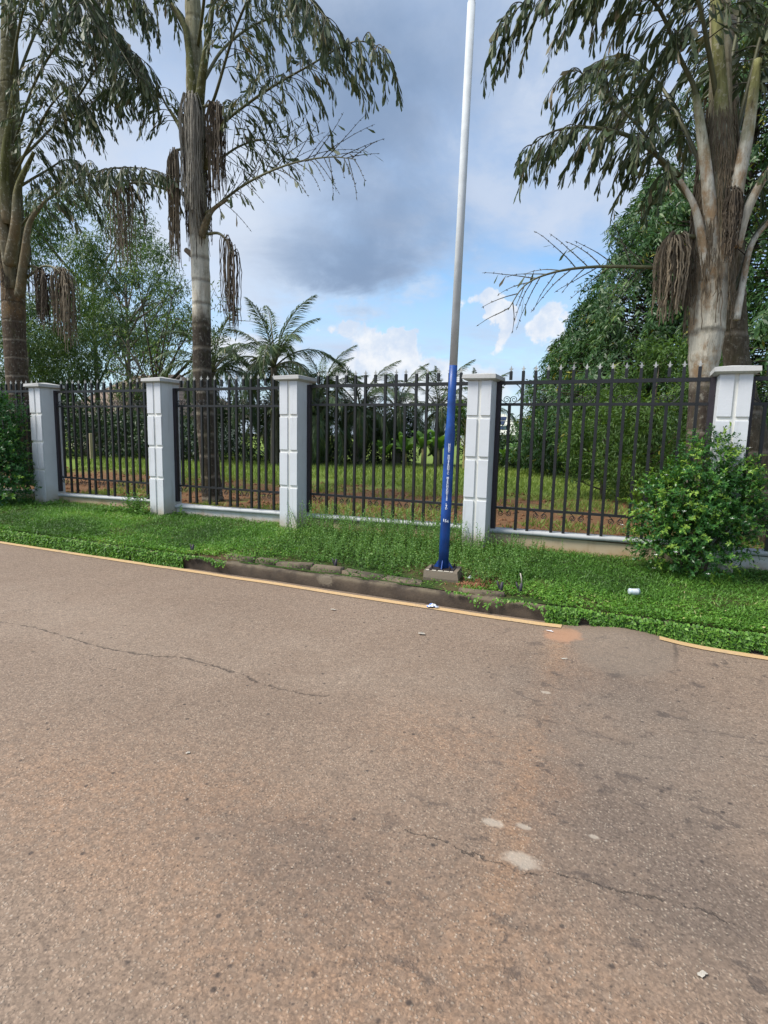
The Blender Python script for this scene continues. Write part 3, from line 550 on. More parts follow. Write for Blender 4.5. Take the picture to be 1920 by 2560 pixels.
ground = link('ground', mesh_np('ground', [(-900, -600, -.35), (900, -600, -.35), (900, 1200, -.35), (-900, 1200, -.35)], [[(0, 1, 2, 3)]], M_far), kind='structure')
verge = grid('verge', np.concatenate([np.linspace(-90, -12, 30)[:-1], np.linspace(-12, 3, 220), np.linspace(3, 45, 20)[1:]]), np.linspace(5.10, 7.24, 44), zverge, M_soil)
grid('field', np.concatenate([np.linspace(-160, -35, 20)[:-1], np.linspace(-35, 8, 130), np.linspace(8, 80, 14)[1:]]), np.concatenate([np.linspace(7.2, 26, 80)[:-1], np.linspace(26, 150, 20)]), zfield, M_field)
# yellow edge line, interrupted where the patch meets the kerb
def edge_line(x0, x1, n):
    t = np.linspace(x0, x1, n); j = .010*(fbm(t*3, t*0, 21)-.5); k_ = .014*(fbm(t*4, t*0+5, 22)-.5)
    a = np.stack([t, 4.878+j, 0*t], 1); b = np.stack([t, 4.965+k_, 0*t], 1)
    a[:, 2] = zroad(a[:, 0], a[:, 1])+.006; b[:, 2] = zroad(b[:, 0], b[:, 1])+.006
    V = np.concatenate([a, b]); i = np.arange(n-1)
    return mesh_np('edge_line', V, np.stack([i, i+1, n+i+1, n+i], 1), M_line)
link('road_edge_line', edge_line(-80, -.52, 420), kind='structure'); link('road_edge_line', edge_line(.235, 30, 200), kind='structure')
# kerb
def kerb():
    n = 420; t = np.concatenate([np.linspace(-90, -10, 40)[:-1], np.linspace(-10, 3, n), np.linspace(3, 45, 20)[1:]])
    prof = [(5.035, -.06), (5.030, .0), (5.032, .112), (5.045, .130), (5.13, .134), (5.150, .126), (5.155, -.06)]
    V = []
    for k_, (y, z) in enumerate(prof):
        j = fbm(t*5, t*0+k_*.7, 31, 5)-.5; jz = fbm(t*6, t*0+k_*.3, 33, 5)-.5
        V.append(np.stack([t, y+j*.018, z+jz*(.024 if z > .1 else 0)], 1))
    m_ = len(t); V = np.concatenate(V); F = []
    i = np.arange(m_-1)
    for k_ in range(len(prof)-1): F.append(np.stack([k_*m_+i, k_*m_+i+1, (k_+1)*m_+i+1, (k_+1)*m_+i], 1))
    return mesh_np('kerb', V, F, M_kerb)
link('kerb', kerb(), kind='structure')
# broken row of edging stones behind the kerb
sx = -4.35
while sx < -1.15:
    L_ = rng.uniform(.22, .50); gap = rng.uniform(.004, .03)
    if not (-2.10 < sx+L_/2 < -1.55):
        mb = MB(); mb.box(-L_/2, L_/2, -.055, .055, -.10, .042, 0, .012)
        me = mb.mesh('edging_stone', M_stone, True)
        co = np.array([v.co[:] for v in me.vertices]); co += (rng.random(co.shape)-.5)*.022
        me.vertices.foreach_set('co', co.ravel().astype(np.float32)); me.update()
        y_ = 5.235 - .05*(sx > -2.2) + rng.uniform(-.025, .025)
        link('edging_stone', me, verge, (sx+L_/2, y_, float(zverge(sx, y_))+rng.uniform(-.02, .012)), (rng.uniform(-.12, .08), rng.uniform(-.06, .06), rng.uniform(-.1, .1)))
    sx += L_+gap

# ================================================================= fence
PX = [-12.86, -10.144, -7.284, -4.744, -1.999, .666, 3.36]
PW, PY0, PY1 = .295, 6.845, 7.245
PCAP = [2.32, 2.315, 2.355, 2.335, 2.290, 2.305, 2.31]
plab = ['white block-faced pillar left of the dark left bush', 'white block-faced fence pillar half hidden by the dark bush', 'white block-faced fence pillar with the leafy weed clump at its foot',
        'white block-faced fence pillar standing clear between the weed clump and the blue pole', 'white block-faced fence pillar just right of the blue pole', 'white block-faced fence pillar behind the big flowering bush', 'white block-faced pillar']
def pillar(i):
    x0 = PX[i]; zt = PCAP[i]; ox, oy, oz = x0+PW/2, PY0+.2, .20
    t = thing('fence_pillar', plab[i], 'pillar', (ox, oy, oz), 'white pillars of the fence')
    def L_(mb, name, mat, kids=None, lab=None): return link(name, mb.mesh(name, mat), kids or t, label=lab)
    b = .022
    mb = MB(); mb.box(x0-ox, x0+PW-ox, PY0+b-oy, PY1-oy, -.05, zt-oz); 
    sh = L_(mb, 'shaft', M_core)
    mb = MB(); mb.box(x0+.006-ox, x0+PW-.006-ox, PY0+b-.004-oy, PY0+b+.02-oy, -.04, zt-.004-oz); L_(mb, 'groove_band', M_groove)
    js = [.20, .845, 1.350, 1.850, zt]
    gx = x0+PW/2+.004
    for k_ in range(4):
        za = js[k_]+(.0 if k_ == 0 else .020); zb = js[k_+1]-(.020 if k_ < 3 else .002)
        for xa, xb in ((x0+.002, gx-.021), (gx+.021, x0+PW-.002)):
            mb = MB(); mb.box(xa-ox, xb-ox, PY0-oy+rng.uniform(-.002, .002), PY0+b-.003-oy, za-oz, zb-oz+rng.uniform(-.003, .003), 0, .004); L_(mb, 'block', M_block)
    # cap: slab with a low pyramid
    mb = MB(); e = .058; xa, xb, ya, yb = x0-e-ox, x0+PW+e-ox, PY0-e-oy, PY1+e-oy; z0_ = zt-oz
    cx, cy = (xa+xb)/2, (ya+yb)/2
    V = [(xa+.03, ya+.03, z0_), (xb-.03, ya+.03, z0_), (xb-.03, yb-.03, z0_), (xa+.03, yb-.03, z0_),
         (xa, ya, z0_+.018), (xb, ya, z0_+.018), (xb, yb, z0_+.018), (xa, yb, z0_+.018),
         (xa+.004, ya+.004, z0_+.066), (xb-.004, ya+.004, z0_+.066), (xb-.004, yb-.004, z0_+.066), (xa+.004, yb-.004, z0_+.066),
         (cx-.03, cy-.03, z0_+.100), (cx+.03, cy-.03, z0_+.100), (cx+.03, cy+.03, z0_+.100), (cx-.03, cy+.03, z0_+.100)]
    V = A(V)+(rng.random((16, 3))-.5)*.006
    F = [(3, 2, 1, 0), (12, 13, 14, 15)]
    for k_ in range(3):
        for q in range(4): F.append((4*k_+q, 4*k_+(q+1) % 4, 4*k_+4+(q+1) % 4, 4*k_+4+q))
    mb.add(V, F); L_(mb, 'cap', M_cap)
for i in range(0, 7): pillar(i)

def ring_mesh():
    a = np.linspace(0, 2*math.pi, 28, endpoint=False); mb = MB()
    mb.tube(np.stack([.138*np.cos(a), 0*a, .138*np.sin(a)], 1), .0052, 5, closed=True)
    for s in (-1, 1):
        th = np.linspace(0, 3.9*math.pi/1.35, 26); r = .046*(1-th/th[-1]*.78)
        P = np.stack([s*(.046+.0-r*np.cos(th)), 0*th, -.082+r*np.sin(th)], 1)
        tail = A([(s*.012, 0, -.128)])
        mb.tube(np.concatenate([tail, P]), .0050, 5)
    return mb.mesh('ring_scroll', M_iron, True)
def low_scroll_mesh():
    mb = MB()
    for s in (-1, 1):
        th = np.linspace(0, 3.1*math.pi, 20); r = .036*(1-th/th[-1]*.8)
        P = np.stack([s*(.052-r*np.cos(th)), 0*th, .062-r*np.sin(th)], 1)
        Q = np.stack([s*np.linspace(.118, .020, 7), 0*np.zeros(7), .128-.062*np.linspace(0, 1, 7)**2], 1)
        mb.tube(np.concatenate([Q[:-1], P]), .0048, 5)
    return mb.mesh('foot_scroll', M_iron, True)
def finial_mesh():
    mb = MB(); n = 6
    mb.tube([(0, 0, 0), (0, 0, .012)], .013, 6)
    V = [(-.009, -.004, .010), (.009, -.004, .010), (.009, .004, .010), (-.009, .004, .010), (-.011, -.003, .040), (.011, -.003, .040), (.011, .003, .040), (-.011, .003, .040), (0, 0, .076)]
    mb.add(V, [(3, 2, 1, 0), (0, 1, 5, 4), (1, 2, 6, 5), (2, 3, 7, 6), (3, 0, 4, 7), (4, 5, 8), (5, 6, 8), (6, 7, 8), (7, 4, 8)])
    for s in (-1, 1):
        V = [(0, -.0035, .020), (s*.021, -.0025, .027), (s*.030, -.002, .038), (s*.020, -.0025, .036), (0, -.0035, .034)]
        V += [(x, -y, z) for x, y, z in V]
        F = [(0, 1, 2, 3, 4), (9, 8, 7, 6, 5)] + [(q, (q+1) % 5, 5+(q+1) % 5, 5+q)[::-1] for q in range(5)]
        mb.add(V, F)
    return mb.mesh('spear_finial', M_silver)
ME_ring, ME_low, ME_fin = ring_mesh(), low_scroll_mesh(), finial_mesh()
hb = .0165
mb = MB(); mb.box(-hb, hb, -hb, hb, .455, 2.415); ME_long = mb.mesh('bar', M_iron)
mb = MB(); mb.box(-hb, hb, -hb, hb, .745, 2.005); mb.box(-hb, hb, -hb, hb, 2.312, 2.415); ME_short = mb.mesh('bar', M_iron)
panlab = ['black iron fence panel left of the dark bush', 'black iron fence panel beside the dark bush, farthest left in full view', 'black iron fence panel in front of the banded palm trunk',
          'black iron fence panel directly behind the blue and grey pole', 'black iron fence panel between the blue pole and the flowering bush', 'black iron fence panel cut off by the right edge of the photo']
walllab = ['low plastered wall left of the dark bush', 'low plastered wall with tan base behind the leafy weed clump', 'low wall with pale coping in front of the banded palm', 'low wall with tan face and weeds behind the blue pole', 'low tan wall with cracked plaster left of the flowering bush', 'low pale wall right of the flowering bush']
YP = 7.125
for i in range(0, 6):
    xa, xb = PX[i]+PW, PX[i+1]; w = xb-xa
    t = thing('fence_panel', panlab[i], 'fence', (xa, YP, 0), 'black iron panels of the fence')
    dz = [0, -.02, -.015, 0, .0, 0][i]
    def part(name, me, x, z=0, parent=t): return link(name, me, parent, (x, 0, z+dz))
    st = .027
    for x in (st+.006, w-st-.006):
        mb = MB(); mb.box(-st, st, -st, st, .46, 2.298); part('stile', mb.mesh('stile', M_stile), x)
    for nm, z, h in (('top_rail', 2.277, .0215), ('upper_rail', 2.016, .0165), ('lower_rail', .730, .015)):
        mb = MB(); mb.box(2*st+.008, w-2*st-.008, -.0185, .0185, z-h, z+h); part(nm, mb.mesh(nm, M_iron), 0)
    sp = (w-.052)/16
    for k_ in range(1, 16):
        x = .026+sp*k_; short = (k_ % 3 == 1)
        b = part('bar', ME_short if short else ME_long, x)
        b.rotation_euler = (0, rng.uniform(-.003, .003), 0)
        link('spear_finial', ME_fin, b, (0, 0, 2.410), (0, 0, rng.uniform(-.25, .25)))
        if short:
            o = part('ring_scroll', ME_ring, x, 2.150); o.scale = (min(1, sp*.93/.138),)*1 + (1, .90)
            part('foot_scroll', ME_low, x, .60)
    for z in (.95, 1.55, 2.10):
        for x, s in ((0, -1), (w, 1)):
            mb = MB(); mb.box(-.012, .012, -.008, .008, -.006, .006); part('fixing_lug', mb.mesh('fixing_lug', M_iron), x+(.002 if s < 0 else -.002), z)
    # low wall
    wl = thing('low_wall', walllab[i], 'wall', ((xa+xb)/2, 7.17, .1), 'low walls under the fence panels'); W2 = w/2-.002
    mb = MB(); mb.box(-W2, W2, -.050, .060, -.1, .305); link('wall_face', mb.mesh('wall_face', M_wallw if i in (2, 5) else M_wall), wl)
    zc = [.30, .325, .31, .345, .375, .385][i]
    xs_ = np.linspace(-W2, W2, 16); V = []
    tl = .018*np.linspace(-1, 1, 16) if i == 4 else .02*np.linspace(-1, 1, 16)
    for y, z in ((-.085, 0), (-.088, .048), (.075, .052), (.075, 0)):
        V.append(np.stack([xs_, y+(rng.random(16)-.5)*.006, z+zc-.052+tl+(rng.random(16)-.5)*.003], 1))
    V = np.concatenate(V); F = []
    for k_ in range(4):
        for q in range(15): F.append((k_*16+q, k_*16+q+1, ((k_+1) % 4)*16+q+1, ((k_+1) % 4)*16+q)[::-1])
    F += [(0, 16, 32, 48), (63, 47, 31, 15)]
    link('coping', mesh_np('coping', V, [A(F)], M_cope), wl)

# ================================================================= pole
PB = A((-1.794, 5.52, .275)); LEAN = A((.0135, 0, 1)); 
def pc(z): return PB+LEAN*(z-PB[2])
pl = thing('plinth', 'square concrete plinth under the blue pole with pale chipped edge', 'plinth', (PB[0], PB[1], .12))
mb = MB()
V = []
for z, e in ((-.08, .185), (.05, .180), (.118, .172), (.126, .164)):
    V += [(-e, -e*.82, z), (e, -e*.82, z), (e, e*.82, z), (-e, e*.82, z)]
V = A(V)+(rng.random((16, 3))-.5)*.014; F = [(3, 2, 1, 0), (12, 13, 14, 15)]
for k_ in range(3):
    for q in range(4): F.append((4*k_+q, 4*k_+(q+1) % 4, 4*k_+4+(q+1) % 4, 4*k_+4+q))
mb.add(V, F); link('plinth_block', mb.mesh('plinth_block', M_plinth), pl, rot=(0, 0, .13))
mb = MB(); 
for s in range(5): mb.box(-.155+s*.062, -.155+s*.062+rng.uniform(.03, .06), -.138, -.112, .1255, .131)
link('chipped_edge', mb.mesh('chipped_edge', mat_simple('pale_render', (.52, .47, .38), .9)), pl, rot=(0, 0, .13))
pole = thing('lamp_pole', 'tall pole painted blue below and light grey above with white stencilled lettering', 'pole', tuple(PB))
mb = MB(); mb.box(-.125, .125, -.105, .105, -.030, -.016); link('base_plate', mb.mesh('base_plate', M_plate), pole, rot=(0, 0, .1))
for a, b in ((-1, -1), (1, -1), (1, 1), (-1, 1)):
    mb = MB(); mb.tube([(0, 0, -.016), (0, 0, .010)], .011, 6); mb.tube([(0, 0, .010), (0, 0, .022)], .006, 6); link('anchor_bolt', mb.mesh('anchor_bolt', M_plate), pole, (a*.095, b*.078, 0))
for k_ in range(4):
    a = math.pi/2*k_+.1; mb = MB(); r = .050
    V = [(r, -.004, -.015), (r+.05, -.004, -.015), (r, -.004, .07), (r, .004, -.015), (r+.05, .004, -.015), (r, .004, .07)]
    mb.add(V, [(0, 1, 2), (5, 4, 3), (0, 3, 4, 1), (1, 4, 5, 2), (2, 5, 3, 0)]); link('gusset', mb.mesh('gusset', M_pblue), pole, rot=(0, 0, a))
def shaft(name, zs, rs, mat):
    P = [pc(z)-PB for z in zs]; mb = MB(); mb.tube(P, rs, 28); me = mb.mesh(name, mat, True)
    for f in me.polygons:
        if len(f.vertices) > 4: f.use_smooth = False
    return link(name, me, pole)
R0 = .0515
shaft('lower_shaft', [.262, .9, 1.60, 1.655, 1.74, 2.0, 2.302], [.0525, R0, R0, .050, .0415, .0405, .040], M_pblue)
shaft('upper_shaft', [2.3005, 3.6, 5.52], [.0395, .038, .0365], M_pgrey)
shaft('top_shaft', [5.515, 5.53, 7.6], [.034, .032, .030], M_pgrey)
def lettering(name, body, size, zc, line, skew=0):
    cu = bpy.data.curves.new(name, 'FONT'); cu.body = body; cu.size = size; cu.align_x = 'CENTER'; cu.align_y = 'CENTER'; cu.space_line = line/size if line else 1; cu.extrude = 0; cu.resolution_u = 3; cu.offset = .0009
    o = bpy.data.objects.new(name, cu); C.objects.link(o); bpy.context.view_layer.update()
    dg = bpy.context.evaluated_depsgraph_get(); me = bpy.data.meshes.new_from_object(o.evaluated_get(dg)); bpy.data.objects.remove(o)
    me.name = name; co = np.array([v.co[:] for v in me.vertices])
    cy = (co[:, 1].min()+co[:, 1].max())/2 if body.count('\n') else 0
    f = unit(A((-PB[0], -PB[1], 0))); s = np.cross(A((0, 0, 1)), f)
    th = co[:, 0]/R0; z = zc+co[:, 1]-cy-skew*co[:, 0]
    out = np.stack([pc(q)-PB for q in z])+(R0+.0022)*(np.cos(th)[:, None]*f+np.sin(th)[:, None]*s)
    me.vertices.foreach_set('co', out.ravel().astype(np.float32)); me.materials.clear(); me.materials.append(M_letter); me.update()
    return link(name, me, pole)
lettering('lettering', '\n'.join(list('NDDC')+[' ']+list('HOVTRONIC')+[' ']+list('MERCHANDISE')+[' ']+list('LTD')), .0285, 1.205, .0222)
lettering('number', '154', .040, .755, 0, .25)

# ================================================================= small things on the ground
def crumple(name, label, cat, loc, sx, sy, sz, mat, rotz=0, n=7, mat2=None):
    u = np.linspace(-1, 1, n); X, Y = np.meshgrid(u, u); r = np.random.default_rng(int(abs(loc[0]*991+loc[1]*77))+3)
    Z = np.abs(r.normal(0, .5, X.shape)) * np.clip(1.2-np.hypot(X, Y), .1, 1); Xj = X+r.normal(0, .16, X.shape); Yj = Y+r.normal(0, .16, X.shape)
    V = np.stack([Xj*sx, Yj*sy, Z*sz+.004], -1).reshape(-1, 3); i = np.arange((n-1)**2); q = (i//(n-1))*n+i % (n-1)
    F = np.stack([q, q+1, q+n+1, q+n], 1); mi = None if mat2 is None else (r.random(len(F)) < .3).astype(int)
    me = mesh_np(name, V, F, [mat] + ([mat2] if mat2 else []), mi)
    return tag(link(name, me, None, loc, (0, 0, rotz)), label, cat)
LT = D['LITTER']
crumple('plastic_wrapper', 'crumpled white and blue plastic wrapper lying against the kerb', 'wrapper', (LT['wrap'][0], 4.93, .012), .052, .030, .045, M_plast, .3, 8, M_blueplast)
crumple('paper_scrap', 'larger white paper scrap on the road below the blue pole', 'litter', (*LT['scrap1'][:2], .006), .026, .016, .012, M_paper, .2)
crumple('paper_scrap', 'small white scrap on the road left of the blue pole, near the yellow line', 'litter', (*LT['scrap2'][:2], .006), .022, .010, .008, M_paper, 0)
crumple('paper_scrap', 'thin white scrap lying beside the red soil at the end of the yellow line', 'litter', (*LT['scrap3'][:2], .010), .030, .007, .008, M_plast, -.2)
crumple('paper_scrap', 'dirty white scrap on the road in front of the red soil', 'litter', (*LT['s8'][:2], .008), .020, .010, .008, M_paper, .5)
crumple('paper_scrap', 'pale scrap lying alone in mid road left of the pale sandy hollows', 'litter', (*LT['s6'][:2], .004), .009, .007, .005, M_paper, .9)
crumple('paper_scrap', 'crumpled translucent scrap near the bottom right of the road', 'litter', (*LT['s7'][:2], .004), .014, .008, .006, M_paper, .9)
crumple('paper_piece', 'small white paper lying in the weeds right of the plinth', 'litter', (LT['paper'][0], LT['paper'][1], float(zverge(-1.5, 5.5))+.03), .025, .018, .03, M_plast, .9)
can = thing('drink_can', 'crushed pale tin can lying on the grass left of the bush', 'can', (LT['can'][0], LT['can'][1], .225), rot=(0, rad(90), .5))
mb = MB(); mb.tube([(0, 0, -.052), (0, 0, -.046), (.004, 0, 0), (0, .003, .046), (0, 0, .052)], [.022, .030, .027, .030, .022], 12); link('can_body', mb.mesh('can_body', M_can, True), can)
mb = MB(); mb.tube([(.004, 0, -.03), (.005, 0, .03)], [.0308, .0305], 12, caps=False); link('can_band', mb.mesh('can_band', M_plast, True), can)
slab = ['dark plastic stub sticking out of the grass left of the edging stones', 'dark forked stub among the edging stones left of the pole', 'dark stub in the grass right of the plinth', 'dark stub with a pale bent pipe in the grass right of the plinth']
for i, p in enumerate(D['STUB']):
    z = float(zverge(p[0], max(p[1], 5.2))); t = thing('pipe_stub', slab[i], 'stub', (p[0], max(p[1], 5.2), z), 'dark stubs behind the kerb')
    mb = MB(); mb.tube([(0, 0, -.05), (.004, 0, .05), (.012, .004, .105)], [.020, .017, .013], 7); mb.tube([(0, 0, .02), (-.03, .01, .075), (-.042, .01, .11)], [.012, .010, .006], 6)
    link('stub_body', mb.mesh('stub_body', M_rubber, True), t)
    if i == 3: mb = MB(); mb.tube([(.012, 0, .10), (.008, 0, .15), (-.006, 0, .20)], .006, 6); link('pale_pipe', mb.mesh('pale_pipe', M_paper, True), t)

# ================================================================= fishtail palms
def fishtail(parent, origin, path, t0, plen, bare, r, rach=.032, den=1.):
    P = smooth_path(A(path)-A(origin), 44); n = len(P); seg = np.linalg.norm(np.diff(P, axis=0), axis=1); cum = np.concatenate([[0], np.cumsum(seg)]); tot = cum[-1]
    T, _, _ = frames(P)
    mb = MB(); mb.tube(P, np.linspace(rach, .005, n), 7, 0)
    lf = Leaves(); phi = r.uniform(-.5, .5) if bare < .5 else r.choice([-1, 1])*1.05
    s = t0*tot; k_ = 0
    while s < tot*.995:
        u = (s/tot-t0)/(1-t0); p = np.array([np.interp(s, cum, P[:, j]) for j in range(3)]); tt = unit(np.array([np.interp(s, cum, T[:, j]) for j in range(3)]))
        side = np.cross(tt, (0, 0, 1)); side = unit(side) if np.linalg.norm(side) > .05 else A((0, 1, 0)); nn = np.cross(side, tt)
        sgn = 1 if k_ % 2 else -1
        a = phi+r.uniform(-.35, .35) if bare < .5 else phi+r.uniform(-.5, .4)
        S = (side*math.cos(a)+nn*math.sin(a))*sgn
        d = unit(tt*(.45+.6*u)+S*.85+A((0, 0, .12))+r.normal(0, .13, 3))
        Lp = plen*(.45+.62*math.sin(math.pi*(.16+.74*u)))*r.uniform(.6, 1.25)*(1.15 if bare > .5 else 1); st = 11; ds = Lp/st
        g = r.uniform(.10, .20)*(1 if bare < .5 else .16); Q = [p]
        for j in range(st):
            d = unit(d+A((0, 0, -g*(1+j*.06)))+r.normal(0, .035, 3)); Q.append(Q[-1]+d*ds)
        Q = A(Q)
        mb.tube(Q, np.linspace(.0085, .0028, len(Q))*(1.0 if bare > .5 else 1), 3, 1, caps=False)
        dd = unit(np.gradient(Q, axis=0)); m_ = int(Lp/(.026/den if bare < .5 else .05)); w = np.linspace(.10, 1, m_)*st
        keep = r.random(m_) > (bare if r.random() > .25 else min(1, bare*1.6)); w = w[keep]
        if bare >= .5:   # nodes left on the bare twigs
            for q in np.linspace(1.5, st-.5, max(3, int(Lp/.10))):
                pp = np.array([np.interp(q, np.arange(st+1), Q[:, j]) for j in range(3)]); e = rdir(1, r)[0]*.022
                mb.tube([pp-e*.3, pp+e], [.008, .004], 3, 1, caps=False)
        if len(w) == 0: s += r.uniform(.07, .13); k_ += 1; continue
        pp = np.stack([np.interp(w, np.arange(st+1), Q[:, j]) for j in range(3)], 1); di = np.stack([np.interp(w, np.arange(st+1), dd[:, j]) for j in range(3)], 1)
        per = unit(np.cross(di, r.normal(size=(len(w), 3)))) 
        ld = unit(di*.70+per*.34+A((0, 0, -.80))+r.normal(0, .14, (len(w), 3)))
        LL = (.25-.095*w/st)*r.uniform(.5, 1.3, len(w)); 
        lf.wedge(pp, ld, unit(r.normal(size=(len(w), 3))), LL, LL*r.uniform(.11, .29, len(w)), np.clip(r.beta(2, 2.4, len(w))+r.normal(0, .06), 0, 1))
        s += r.uniform(.050, .100)/den**.5*(.72 if bare > .5 else 1); k_ += 1
    fr = link('frond', mb.mesh('frond', [M_rachis, M_twig], True), parent)
    if lf.V: link('leaflets', lf.mesh('leaflets', M_lfish), fr, kind='stuff')
    return fr
def trunk_mesh(path, radii, mat, seed, ring=.3):
    P = A(path); n = 90; S = smooth_path(P, n); R = lerp_at(radii, n); a = np.arange(26)/26*2*math.pi
    RR = R[:, None]*(1+.10*(fbm(np.cos(a)[None]*1.3+S[:, 2:3]*.9+7, np.sin(a)[None]*1.3+3+0*S[:, 2:3], seed)-.5)*2) + .007*(np.abs(((S[:, 2:3]/ring) % 1)-.5) > .40)
    V, F = tube(S, RR, 26); mb = MB(); mb.add(V, F); return mb.mesh('trunk', mat, True)
def inflo(parent, origin, stalk, spread, length, count, mat, r, name='flower_strings', sr=.022):
    st = smooth_path(A(stalk)-A(origin), 14); mb = MB(); mb.tube(st, np.linspace(sr*1.3, sr*.7, 14), 7, 0); m_ = MB()
    o = link('flower_stalk', mb.mesh('flower_stalk', M_rachis, True), parent)
    for q in range(count):
        b = st[r.integers(8, 14)]; a = r.uniform(0, 2*math.pi); e = spread*math.sqrt(r.random()); L_ = length*r.uniform(.62, 1.04)*(1-.25*e/spread)
        out = A((math.cos(a), math.sin(a), 0)); k_ = 15; Q = []
        for j in range(k_):
            t = j/(k_-1); h = min(1, t*5)
            Q.append(b+out*e*(h**.6)+A((0, 0, .09*math.sin(min(1, t*5)*math.pi)*e/spread-max(0, t-.06)*L_))+r.normal(0, .006, 3)+A((math.sin(t*5+a), math.cos(t*4+a), 0))*.010)
        rr = .0072*(1+.35*(np.arange(k_) % 2))*np.linspace(1.1, .75, k_)
        m_.tube(Q, rr, 3, 0, caps=False)
    link(name, m_.mesh(name, mat), o); return o
def palm(key, name, label, mat, seed, infl_mats=()):
    path, radii = D['TRUNK'][key]; path = A(path); radii = A(radii)*{'near_palm': .80, 'left_palm': .80, 'right_palm': .84, 'rear_palm': .95}[key]; org = path[0].copy(); org[2] = float(zfield(org[0], org[1]))-.02
    path[0, 2] = min(path[0, 2], org[2]-.05); r = np.random.default_rng(seed)
    t = thing(name, label, 'palm', tuple(org), 'fishtail palms behind the fence'); link('trunk', trunk_mesh(path-org, radii, mat, seed), t)
    for fr in D['FROND'].get(key, []): fishtail(t, org, fr[0], fr[1], fr[2], min(.97, fr[3]+{'near_palm': .16, 'left_palm': .06}.get(key, 0)), r, .032, {'right_palm': 1.25}.get(key, 1.1))
    for f, mm in zip(D['INFLO'].get(key, []), infl_mats): inflo(t, org, *f, mm, r)
    return t, org, r
pt, po, pr = palm('near_palm', 'fishtail_palm', 'tall fishtail palm with pale banded trunk behind the second full fence panel', M_tr1, 101, (M_fibred, M_fibre, M_fibre, M_fibred, M_fibreg))
lt, lo_, lr = palm('left_palm', 'fishtail_palm', 'leafy fishtail palm with thick brown trunk at the left edge', M_tr0, 102, (M_fibred, M_fibre))
rt_, ro, rr_ = palm('right_palm', 'fishtail_palm', 'fishtail palm with white lower trunk and many leaf bases beside the right pillar', M_trR, 103, (M_fibre, M_fibred))
palm('rear_palm', 'fishtail_palm', 'plain dark palm trunk standing just behind the white-trunked palm', M_trB, 104)
for key, tt_, oo in (('BOOT', rt_, ro), ('BOOTL', lt, lo_), ('BOOTN', pt, po)):
    for f, rads in D[key]:
        P = smooth_path(A(f)-oo, 26); Rb = lerp_at(rads, 26)*(.74 if key == 'BOOT' else .66); a = np.arange(14)/14*2*math.pi
        Rr = Rb[:, None]*(1+.22*(fbm(np.cos(a)[None]*1.6+P[:, 2:3]*2+9, np.sin(a)[None]*1.6+P[:, :1]*3, 77)-.5)); mb = MB(); mb.tube(P, Rr, 14)
        link('leaf_base', mb.mesh('leaf_base', M_petiole if key == 'BOOT' else M_petiole2, True), tt_)
def fibres(t, org, path_key, z0, z1, count, length, mat, r, off=.02):
    path, radii = D['TRUNK'][path_key]; S = smooth_path(path, 120); R = lerp_at(radii, 120); mb = MB()
    for q in range(count):
        z = r.uniform(z0, z1); i = int(np.argmin(np.abs(S[:, 2]-z))); a = r.uniform(0, 2*math.pi); L_ = length*r.uniform(.4, 1.1); Q = []
        w0 = r.uniform(-.5, .5)
        for j in range(9):
            tt = j/8; zz = z-L_*tt; ii = int(np.argmin(np.abs(S[:, 2]-zz))); rad_ = R[ii]+off+.03*tt*r.random(); aa = a+w0*tt*.4+r.normal(0, .03)
            Q.append(S[ii]*A((1, 1, 0))+A((math.cos(aa)*rad_, math.sin(aa)*rad_, zz))-org)
        mb.tube(Q, .0055, 3, caps=False)
    link('trunk_fibre', mb.mesh('trunk_fibre', mat), t)
fibres(rt_, ro, 'right_palm', 3.6, 5.6, 420, .75, M_fibre, rr_, .012)
fibres(pt, po, 'near_palm', 5.6, 7.3, 260, .9, M_fibred, pr, .012)
fibres(lt, lo_, 'left_palm', 5.0, 6.6, 160, .8, M_fibred, lr, .012)
# cut stub on the banded trunk
mb = MB(); mb.tube(A([(-.10, 0, 4.30), (-.22, -.05, 4.46), (-.46, -.10, 4.66)]), [.07, .055, .045], 8); mb.tube(A([(-.22, -.04, 4.45), (-.26, -.02, 4.72)]), [.05, .045], 8)
link('cut_stub', mb.mesh('cut_stub', M_barkd, True), pt)

